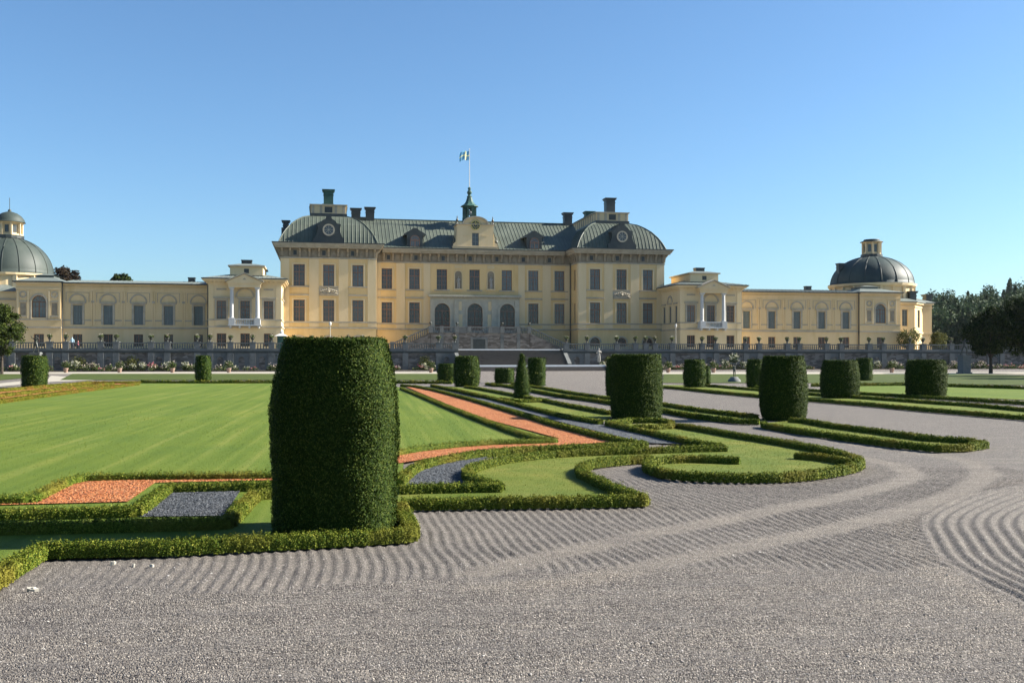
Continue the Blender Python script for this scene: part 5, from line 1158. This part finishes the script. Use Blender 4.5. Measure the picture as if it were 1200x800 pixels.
PR = [664, 688, 723, 745, 757, 768, 788, 823, 839, 874, 890, 923, 937, 969, 986, 1019, 1035.5, 1067, 1082, 1115]
pierL = [U(p, TV) for p in PL]+[U(58, TV)-x for x in (4.6, 6.8, 11.4, 13.6, 18.2)]; pierR = [U(p, TV) for p in PR]+[U(1115, TV)+x for x in (2.2, 6.6, 8.8, 13.2)]
terrace_wall('long grey terrace wall with balustrade and arched niches, left of the garden steps', pierL, -98, SL)
terrace_wall('long grey terrace wall with balustrade and arched niches, right of the garden steps', pierR, SR, 92)
# garden steps: upper flight within the wall, lower flight in front
gs = pthing('garden_steps', 'wide dark stone steps with white-edged landings leading up to the palace terrace', 'steps', (SL+SR)/2, TV-3, .3)
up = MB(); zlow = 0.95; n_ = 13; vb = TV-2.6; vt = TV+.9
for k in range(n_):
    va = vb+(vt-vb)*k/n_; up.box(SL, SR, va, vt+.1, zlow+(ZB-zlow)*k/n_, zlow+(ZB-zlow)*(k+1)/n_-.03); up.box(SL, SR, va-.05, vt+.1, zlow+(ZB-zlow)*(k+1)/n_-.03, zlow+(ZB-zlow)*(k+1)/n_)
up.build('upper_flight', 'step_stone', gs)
lg = MB(); lg.box(SL, SR+.6, vt+.1, vt+3.0, ZB+.004, ZB+.1); lg.build('top_landing', 'stone_pale', gs); lg = MB(); lg.box(SL, SR-.3, vt-.06, vt+.098, ZB-.12, ZB+.16); lg.build('top_fascia', 'white_stone', gs)  # white stone fascia along the front edge of the top landing
ld = MB(); l0, l1 = SL-3.0, SR+4.6; vl = vb-3.2
ld.box(l0, l1, vl, vb+.1, .1, zlow); ld.build('landing_block', 'step_stone', gs)
ll = MB(); ll.box(l0-.05, l1+.05, vl-.06, vb-.0, zlow+.002, zlow+.1); ll.build('lower_landing', 'stone_pale', gs); ll = MB(); ll.box(l0-.05, l1+.05, vl-.12, vl-.062, zlow-.12, zlow+.14); ll.build('lower_fascia', 'white_stone', gs)  # same white fascia along the lower landing edge
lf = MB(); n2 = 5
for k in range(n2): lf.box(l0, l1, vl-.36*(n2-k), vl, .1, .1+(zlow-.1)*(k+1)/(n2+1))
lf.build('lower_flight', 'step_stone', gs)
for sg in (-1, 1):
    x = SL if sg < 0 else SR
    c_ = MB(); pts = [(vb-.3, .2), (vt+.1, .2), (vt+.1, ZB+.25), (vb-.3, zlow+.3)]
    i = len(c_.v); xa_, xb_ = (x-.55, x-.02) if sg < 0 else (x+.02, x+.55)
    c_.v += [(xa_, y, z) for y, z in pts]+[(xb_, y, z) for y, z in pts]; c_.f += [(0, 3, 2, 1), (4, 5, 6, 7), (0, 1, 5, 4), (1, 2, 6, 5), (2, 3, 7, 6), (3, 0, 4, 7)]; c_.m += [0]*6
    c_.build('cheek_wall', 'stone', gs)
    x = l0 if sg < 0 else l1; c_ = MB(); xa_, xb_ = (x-.5, x-.02) if sg < 0 else (x+.02, x+.5)
    pts = [(vl-2.1, .1), (vl+.6, .1), (vl+.6, zlow+.15), (vl-.1, zlow+.15), (vl-2.1, .3)]
    c_.v += [(xa_, y, z) for y, z in pts]+[(xb_, y, z) for y, z in pts]; c_.f += [(0, 4, 3, 2, 1), (5, 6, 7, 8, 9)]+[(k, (k+1) % 5, (k+1) % 5+5, k+5) for k in range(5)]; c_.m += [0]*7
    c_.build('cheek_wall', 'stone_pale', gs)

# ------------------------------------------------------------------ plants in urns, pots, flower borders
def tuft(center, r, n, size, seed, squash=.8):
    rng = np.random.default_rng(seed); d = rng.normal(0, 1, (n, 3)); d /= np.linalg.norm(d, axis=1, keepdims=True); rad = r*rng.uniform(.35, 1.05, (n, 1))
    P = d*rad*np.array([1, 1, squash])+np.array(center); return leaf_quads(P, d, size, rng, .8, .6)
up_ = MB(); up_.lathe(0, 0, [(.14, 0), (.16, .05), (.07, .14), (.2, .34), (.27, .52), (.3, .56), (.24, .57)], 12); uo = up_.build('urn', 'bronze', smooth=True); URNM = uo.data; bpy.data.objects.remove(uo)
TUF = []
for k in range(4):
    V = np.concatenate([tuft((0, 0, .72), .36, 150, .17, 30+k), tuft((.05*k-.1, 0, .85), .33, 22+8*k, .12, 60+k)])
    o = quads_mesh('plant', V, ['bush', 'bloom_white' if k % 2 else 'bloom_pale'], midx=[0]*150+[1]*(22+8*k)); TUF.append(o.data); bpy.data.objects.remove(o)
ORD = 'first second third fourth fifth sixth seventh eighth ninth tenth eleventh twelfth thirteenth fourteenth fifteenth sixteenth seventeenth eighteenth nineteenth twentieth'.split()
def planter(u, label, k):
    t = pthing('urn_planter', label, 'planter', u, TV+.15, ZB+1.08, 'urn planters on the terrace balustrade'); link('urn', URNM, t); p = link('plant', TUF[k % 4], t); p.rotation_euler = (0, 0, k*1.3); return t
ul = sorted(p for p in pierL if U(0, TV) < p); ur = sorted(p for p in pierR if p < U(1140, TV))
for k, p in enumerate(ul): planter(p, 'leafy urn on the terrace balustrade left of the steps, %s from the left' % ORD[k], k)
for k, p in enumerate(ur): planter(p, 'leafy urn on the terrace balustrade right of the steps, %s counting rightwards from the steps' % (ORD+['twenty-first'])[k], k+1)
pp = MB(); pp.lathe(0, 0, [(.19, 0), (.22, .04), (.27, .42), (.32, .46), (.32, .55), (.26, .55)], 14); po = pp.build('pot', 'terracotta', smooth=True); POTM = po.data; bpy.data.objects.remove(po)
POTS = [('left', x) for x in (77, 140, 202, 268, 505)]+[('right', x) for x in (783, 836, 1045)]
cnt = {'left': 0, 'right': 0}
for s_, x in POTS:
    X, Y = G(x, 436.6); t = thing('potted_plant', 'terracotta pot on the pale path %s of the steps, %s from the left there' % (s_, ORD[cnt[s_]]), 'potted plant', (X, Y, K*Y+.006), .3, 'terracotta pots along the path'); cnt[s_] += 1
    link('pot', POTM, t); quads_mesh('plant', np.concatenate([tuft((0, 0, 1.0), .55, 260, .18, x), tuft((0, 0, 1.15), .55, 30, .14, x+1)]), ['bush', 'bloom_pale'], t, [0]*260+[1]*30)
def border(label, u0, u1, seed):
    rng = np.random.default_rng(seed); V = []; mi = []; mats = ['bush', 'bloom_white', 'bloom_pink', 'bloom_pale']
    n = int((u1-u0)*1.6)
    for k in range(n):
        u = rng.uniform(u0, u1); v = TV-.8-rng.random()*1.7; h = rng.uniform(.35, .95); c = (0, 0, 0)
        q = tuft((u, v, .25+h*.55), .55, 55, .24, int(rng.integers(1e6)), h); V.append(q); mi += [0]*55
        ty = rng.choice([1, 2, 3, 3, 0], p=[.12, .14, .28, .22, .24]); nb = int(rng.integers(6, 22))
        if ty: V.append(tuft((u, v-.1, .3+h*.8), .5, nb, .2, int(rng.integers(1e6)), h*.8)); mi += [int(ty)]*nb
    V = np.concatenate(V); um = (u0+u1)/2
    V = V-np.array([um, TV, .25])
    o = quads_mesh('flower_border', V, mats, midx=mi); o.location = PW(um, TV, .25); o.rotation_euler = (0, 0, TH); tag(o, label, 'flower border', kind='stuff')
    sm = MB(); sm.box(u0, u1, TV-2.9, TV+.1, .1, .36); s = sm.build('flower_bed_soil', 'soil'); s.location = PW(0, 0, 0); s.rotation_euler = (0, 0, TH); tag(s, kind='structure')
border('mixed flower border at the foot of the terrace wall left of the steps', -96, SL-3.6, 11)
border('mixed flower border at the foot of the terrace wall right of the steps', SR+5.2, 88, 12)
BUSH = [(16, 'white', .7, 'far left beside the leftmost yew'), (88, 'white', .95, 'between the two leftmost terracotta pots'), (108, 'pale', .85, 'left of the second terracotta pot'), (155, 'white', .7, 'just right of the second terracotta pot'), (167, 'white', .75, 'before the plant against the left wall'), (179, 'pink', .75, 'left of the third terracotta pot'), (196, 'white', .9, 'beside the third terracotta pot'), (217, 'white', .8, 'left of the lone yew on the big lawn'), (497, 'white', .7, 'near the foot of the left balustrade end'), (706, 'white', .8, 'beside the standing stone statue'), (850, 'white', 1.0, 'behind the bronze fountain figure'), (872, 'white', .85, 'right behind the bronze fountain figure'), (1028, 'white', .85, 'right of the small far yew'), (1047, 'white', .95, 'behind the right terracotta pot'), (1117, 'pale', .85, 'left of the bronze wrestler pedestal'), (1150, 'pale', .9, 'between pedestal and dark round tree')]
for k, (x, colr, s_, where) in enumerate(BUSH):
    u = U(x, TV-1.6); t = pthing('flowering_bush', '%s flowering bush %s' % (colr, where), 'bush', u, TV-1.6, .3, 'large flowering bushes of the border')
    V = np.concatenate([tuft((0, 0, .55*s_*1.3), .85*s_, 170, .24, 900+k, .9), tuft((0, -.1, .75*s_*1.3), .8*s_, 80, .22, 950+k, .75)])
    quads_mesh('foliage', V[:170], 'bush', t); quads_mesh('blooms', V[170:], 'bloom_'+colr, t)
for x, lab in ((92, 'left of the second pot'), (155, 'below the left wing windows'), (498, 'near the steps'), (713, 'behind the standing stone statue')):
    u = U(x, TV-.3); t = pthing('climbing_plant', 'green climbing plant against the terrace wall, %s' % lab, 'plant', u, TV-.3, .3, 'climbing plants on the terrace wall')
    quads_mesh('foliage', tuft((0, 0, 1.1), 1.0, 260, .24, x, 1.0)*np.array([1, .35, 1]), 'olive', t)

# ------------------------------------------------------------------ statues
def pedestal(t, w, h, mat='stone'):
    p = MB(); p.box(-w*.62, w*.62, -w*.62, w*.62, 0, .18); p.box(-w*.5, w*.5, -w*.5, w*.5, .18, h-.2); p.box(-w*.6, w*.6, -w*.6, w*.6, h-.2, h-.08); p.box(-w*.55, w*.55, -w*.55, w*.55, h-.08, h); p.build('pedestal', mat, t)
GRAP = {'el': (.2, -.12, .78), 'hl': (.12, -.22, .88), 'er': (-.22, .02, .82), 'hr': (-.24, -.1, .98), 'kl': (.12, -.1, .29), 'fl': (.14, .04, .035), 'tl': (.15, -.04, .018), 'kr': (-.1, .06, .27), 'fr': (-.16, .14, .035), 'tr': (-.17, .06, .018), 'hd': (.03, -.05, .915), 'top': (.04, -.06, .965)}
for x, pyb, lab, ph in ((42, 437.5, 'dark bronze striding figure on a stone pedestal behind the leftmost yew', 2.5), (1130, 437.8, 'dark bronze striding figure on a stone pedestal beside the round trees', 2.15)):
    X, Y = G(x, pyb); t = thing('bronze_statue', lab, 'statue', (X, Y, K*Y), TH, 'bronze figures on pedestals'); pedestal(t, 1.0, ph)
    figure_obj('figure', 'bronze', t, (0, 0, ph), 2.0, GRAP)
X, Y = G(699.5, 438.0); t = pthing('stone_statue', 'pale standing stone figure on a block at the right end of the steps', 'statue', SR+3.9, vl+.6, zlow+.1); pedestal(t, 1.25, .42, 'stone_pale')
figure_obj('figure', 'statue_stone', t, (0, 0, .42), 2.0, {'el': (.17, -.05, .66), 'hl': (.04, -.12, .72), 'hr': (-.2, -.12, .62)}, robe=True)
t = pthing('stone_urn', 'dark bronze urn on the landing left of the standing stone figure', 'urn', U(676.5, vb-.6), vb-.6, zlow+.1)
q = MB(); q.lathe(0, 0, [(.32, 0), (.32, .12), (.14, .2), (.12, .5), (.3, .75), (.42, 1.1), (.4, 1.3), (.3, 1.36), (.42, 1.45), (.36, 1.5)], 14); q.build('bowl', 'bronze', t, True); q = MB(); q.box(-.45, .45, -.45, .45, -.05, 0); q.build('plinth', 'stone_pale', t)
X, Y = G(860.5, 447.2); t = thing('fountain_figure', 'small bronze fountain figure carrying a flowering basin, on a pale base', 'statue', (X, Y, K*Y), .2)
q = MB(); q.lathe(0, 0, [(.55, 0), (.5, .18), (.36, .28), (.3, .4)], 10); q.build('base', 'stone', t, True)
figure_obj('figure', 'bronze', t, (0, 0, .38), 1.15, {'el': (.16, -.02, .92), 'hl': (.1, 0, 1.04), 'er': (-.16, -.02, .92), 'hr': (-.1, 0, 1.04)})
q = MB(); q.lathe(0, 0, [(.1, 1.55), (.42, 1.68), (.5, 1.75), (.42, 1.74)], 12); q.build('basin', 'bronze', t, True)
quads_mesh('plant', np.concatenate([tuft((0, 0, 1.95), .42, 90, .16, 5), tuft((0, 0, 2.0), .5, 70, .14, 6)]), ['bush', 'bloom_white'], t, [0]*90+[1]*70)
# visitors and a kiosk on the terrace
def person(label, u, v, shirt, hgt, pose={}):
    t = pthing('person', label, 'person', u, v, ZB); b = figure_obj('body', shirt, t, (0, 0, 0), hgt, pose)
    h = MB(); h.lathe(0, .0, [(.05, .93*hgt), (.085, .955*hgt), (.07, .99*hgt), (.01, 1.005*hgt)], 10); h.build('hair', 'hair', t, True, off=(0, 0, 0))
    l = figure_obj('face', 'skin', t, (0, -.012, 0), hgt, {}); 
    bpy.data.objects.remove(l)
    f = MB(); f.lathe(0, -.015, [(.03, .865*hgt), (.062, .885*hgt), (.07, .92*hgt), (.05, .96*hgt)], 10); f.build('head', 'skin', t, True, off=(0, 0, 0))
    lg = MB()
    for sx in (-.055, .055): lg.tube([(sx*hgt, .0, .03*hgt), (sx*hgt, -.01, .28*hgt), (sx*.9*hgt, 0, .52*hgt)], [.045*hgt, .055*hgt, .075*hgt], 8)
    lg.build('trousers', 'cloth_dark', t, True, off=(0, 0, 0))
person('person in a light blue top standing behind the left balustrade', U(84.5, TV+3), TV+3, 'cloth_blue', 1.78)
person('person in a pink top beside the one in light blue, seen through the balusters', U(91.5, TV+1.2), TV+1.2, 'cloth_pink', 1.25, {'hl': (.13, -.15, .6), 'hr': (-.13, -.15, .6)})
ks = pthing('kiosk', 'small dark green kiosk with a white canopy on the terrace behind the big topiary', 'kiosk', U(330, TV+5), TV+5, ZB)
q = MB(); q.box(U(330, TV+5)-.6, U(330, TV+5)+.6, TV+4.4, TV+5.6, ZB, ZB+2.0); q.build('cabin', 'verdigris', ks); q = MB(); q.frustum(U(330, TV+5), TV+5, ZB+2.0, ZB+2.35, .95, .95, .3, .3); q.lathe(U(330, TV+5), TV+5, [(.2, ZB+2.35), (.25, ZB+2.6), (.05, ZB+2.75)], 8); q.build('canopy', 'white', ks)
for x, lab in ((387, 'slim white lamp post before the left end of the palace'), (792, 'slim pale lamp post before the right corner pavilion')):
    u = U(x, -4); t = pthing('lamp_post', lab, 'lamp post', u, -12, ZB, 'lamp posts on the terrace'); u = U(x, -12); t.location = PW(u, -12, ZB); OFF[t.name] = (u, -12, ZB)
    q = MB(); q.tube([(u, -12, ZB), (u, -12, ZB+3.6)], [.07, .05], 8); q.lathe(u, -12, [(.16, ZB), (.16, ZB+.3), (.08, ZB+.4)], 8); q.build('post', 'stone_pale', t); q = MB(); q.lathe(u, -12, [(.06, ZB+3.6), (.16, ZB+3.7), (.2, ZB+4.05), (.06, ZB+4.2)], 8); q.build('lantern', 'white', t)

# ------------------------------------------------------------------ trees, shrubs, forest
def tree(name, label, X, Y, zb, crown_c, rad, trunk_h, mat, seed, nclump=90, nleaf=110, leaf=.24, group=None, cr=.75, trunk_r=.22):
    rng = np.random.default_rng(seed); t = thing(name, label, 'tree', (X, Y, zb), 0, group)
    tb = MB(); tb.tube([(0, 0, -.1), (.02, 0, trunk_h*.5), (0, .03, trunk_h), (0, 0, crown_c[2]+rad[2]*.5)], [trunk_r*1.25, trunk_r, trunk_r*.85, trunk_r*.2], 8)
    for k in range(9):
        a = k*2.4; e = (math.cos(a)*rad[0]*.65, math.sin(a)*rad[1]*.65, crown_c[2]+rad[2]*rng.uniform(-.4, .5)); s0 = trunk_h*rng.uniform(.85, 1.1)
        tb.tube([(0, 0, s0), (e[0]*.5, e[1]*.5, (s0+e[2])/2+.2), e], [trunk_r*.5, trunk_r*.3, trunk_r*.1], 6)
    tb.build('trunk', 'bark', t, off=(0, 0, 0))
    d = rng.normal(0, 1, (nclump, 3)); d /= np.linalg.norm(d, axis=1, keepdims=True); C = d*(rng.random((nclump, 1))**.38)*np.array(rad)*.86+np.array(crown_c)
    P = []; Nn = []
    for c in C:
        k = int(nleaf*rng.uniform(.6, 1.4)); q = rng.normal(0, 1, (k, 3)); q /= np.linalg.norm(q, axis=1, keepdims=True); s = cr*rng.uniform(.6, 1.3)
        P.append(c+q*s*(rng.random((k, 1))**.5)*np.array([1, 1, .75])); Nn.append(q+np.array([0, 0, .3]))
    quads_mesh('crown', leaf_quads(np.concatenate(P), np.concatenate(Nn), leaf, rng, .7, .65), mat, t); return t
X, Y = G(1161, 437.3); tree('linden_tree', 'dark round-crowned tree with slim trunk beside the bronze statue pedestal', X, Y, K*Y, (-.35, 0, 5.0), (3.0, 3.0, 3.5), 1.9, 'tree', 1, 150, 150, group='round clipped trees at right', trunk_r=.2)
X, Y = G(1204, 437.3); tree('linden_tree', 'dark round-crowned tree cut by the right edge of the photo', X, Y, K*Y, (.1, 0, 5.8), (3.9, 3.6, 4.3), 1.9, 'tree', 2, 210, 150, group='round clipped trees at right', trunk_r=.22)
for px_, py_, lab, sd_ in ((1252, 440.5, 'round-crowned tree just beyond the right edge, nearer than the cut-off one', 3), (1312, 443.2, 'round-crowned tree well beyond the right edge', 5)):
    X, Y = G(px_, py_); tree('linden_tree', lab, X, Y, K*Y, (0, 0, 5.8), (3.4, 3.4, 4.0), 2.3, 'tree', sd_, 150, 130, group='round clipped trees at right')
X, Y = G(2, 438.2); tree('linden_tree', 'small green round tree at the left edge, before the terrace wall', X, Y, K*Y, (-.6, 0, 5.0), (3.3, 3.0, 3.5), 2.0, 'tree_mid', 4, 110, 120, trunk_r=.16)
def far_tree(label, px0, px1, pyt, v, mat, seed, name='tree'):
    u0, u1 = U(px0, v), U(px1, v); p = PW((u0+u1)/2, v, 0); zt = Zp((px0+px1)/2, pyt, v); r = (u1-u0)/2
    return tree(name, label, p.x, p.y, ZB, (0, 0, zt-ZB-r*.9), (r, r, r*1.0), zt-ZB-r*2, mat, seed, 90, 90, .42, cr=r*.28, trunk_r=.35)
far_tree('reddish dark tree top showing above the left wing, next to the dome', 58, 99, 313.5, 34, 'tree_red', 21, 'copper_beech'); far_tree('small dark tree top showing above the middle of the left wing roof', 128, 156, 321.5, 36, 'tree', 22, 'broadleaf_tree')
for px0, px1, pyt, v, lab, sd_ in ((1052, 1080, 383, -6, 'olive green shrub on the terrace in front of the splayed yellow corner', 31), (1089, 1110, 386, -3, 'olive green shrub on the terrace right of the yellow building', 32)):
    u0, u1 = U(px0, v), U(px1, v); t = pthing('shrub', lab, 'shrub', (u0+u1)/2, v, ZB, 'olive shrubs on the terrace'); h = Zp((px0+px1)/2, pyt, v)-ZB; r = (u1-u0)/2
    rng = np.random.default_rng(sd_); P = []
    for k in range(30):
        d = rng.normal(0, 1, 3); d /= np.linalg.norm(d); P.append(tuft((d[0]*r*.7, d[1]*r*.5, h*.5+d[2]*h*.36), r*.36, 80, .26, sd_*50+k))
    quads_mesh('foliage', np.concatenate(P), 'olive', t); q = MB(); q.tube([(0, 0, 0), (.1, 0, h*.4), (0, .1, h*.7)], [.1, .07, .03], 6); q.build('stem', 'bark', t, off=(0, 0, 0))
def forest():
    rng = np.random.default_rng(77); P = []; Nn = []; 
    for k in range(330):
        Y = rng.uniform(235, 470); t = rng.uniform(.385, .72); X = t*Y
        px = t*FPX+CXP
        top = np.interp(px, [1060, 1090, 1130, 1165, 1185, 1200, 1300, 1450], [350, 341, 341, 333, 326, 325, 318, 312])+rng.normal(2, 3.5)
        zt = EYE+(HOR-top)/FPX*Y*(.75+.25*(Y-235)/235*1.0) ; h = rng.uniform(13, 20); zb = zt-h
        con = rng.random() < .35; n = 420
        if con:
            f = rng.random(n)**.7; rr = (1-f)*rng.uniform(3.2, 5.0)+.2; a = rng.random(n)*6.28; rr = rr*rng.uniform(.4, 1.1, n)
            q = np.stack([X+rr*np.cos(a), Y+rr*np.sin(a), zb+h*(.05+.95*f)-rr*.25], 1); nn = np.stack([np.cos(a), np.sin(a), np.full(n, .5)], 1)
        else:
            d = rng.normal(0, 1, (n, 3)); d /= np.linalg.norm(d, axis=1, keepdims=True); r0 = rng.uniform(3.2, 4.8); lump = 1+.25*np.sin(d[:, :1]*5+k)*np.sin(d[:, 1:2]*6)
            q = d*r0*lump*np.array([1, 1, 1.35])*(rng.random((n, 1))**.3)+np.array([X, Y, zt-r0*1.35]); nn = d+np.array([0, 0, .3])
        P.append(q); Nn.append(nn)
        n2 = 60; q = np.stack([X+rng.normal(0, 3, n2), Y+rng.normal(0, 3, n2), rng.uniform(0, max(zb+3, 2), n2)], 1); P.append(q); Nn.append(np.tile([0, -1, .4], (n2, 1)))
    P = np.concatenate(P); Nn = np.concatenate(Nn)
    o = quads_mesh('forest', leaf_quads(P, Nn, .9, rng, .6, .75), 'forest'); tag(o, 'hazy mixed forest of conifers and broadleaf trees on the far right', 'forest', kind='stuff')
forest()
# scraps of pale stone lying on the gravel in the left foreground
for k, (x, y, s_, lab) in enumerate(((38, 690, .05, 'broken white stone lying alone on the gravel at lower left'), (133, 658, .03, 'white scrap close under the left front hedge'), (157, 660.5, .022, 'small pale scrap between two others under the front hedge'), (178, 661.5, .03, 'flat pale scrap right of the others under the front hedge'))):
    X, Y = G(x, y); rng = random.Random(k); t = MB()
    pts = [(math.cos(a)*s_*rng.uniform(.6, 1.4), math.sin(a)*s_*.7*rng.uniform(.6, 1.3)) for a in np.linspace(0, 5.6, 7)]
    t.prism_z(pts, -.03, s_*.45); t.lathe(pts[0][0]*.2, 0, [(s_*.5, s_*.4), (s_*.4, s_*.62), (s_*.1, s_*.7)], 5)
    o = t.build('stone', 'stone_pale'); o.location = (X, Y, K*Y-.01); o.rotation_euler = (.15, .1, k); tag(o, lab, 'stone', 'pale stones on the gravel')

# ------------------------------------------------------------------ thin summer haze
def haze():
    b = MB(); b.box(-700, 700, -30, 640, -2.5, 60); me_ = b.build('haze', 'soil')
    m = bpy.data.materials.new('haze'); m.use_nodes = True; n = m.node_tree.nodes; n.remove(n['Principled BSDF'])
    v = n.new('ShaderNodeVolumePrincipled'); v.inputs['Color'].default_value = (.82, .9, 1, 1); v.inputs['Density'].default_value = .00003; v.inputs['Anisotropy'].default_value = .2
    m.node_tree.links.new(v.outputs[0], n['Material Output'].inputs['Volume']); me_.data.materials[0] = m
    tag(me_, 'thin pale haze in the air', 'haze', kind='stuff')
haze()
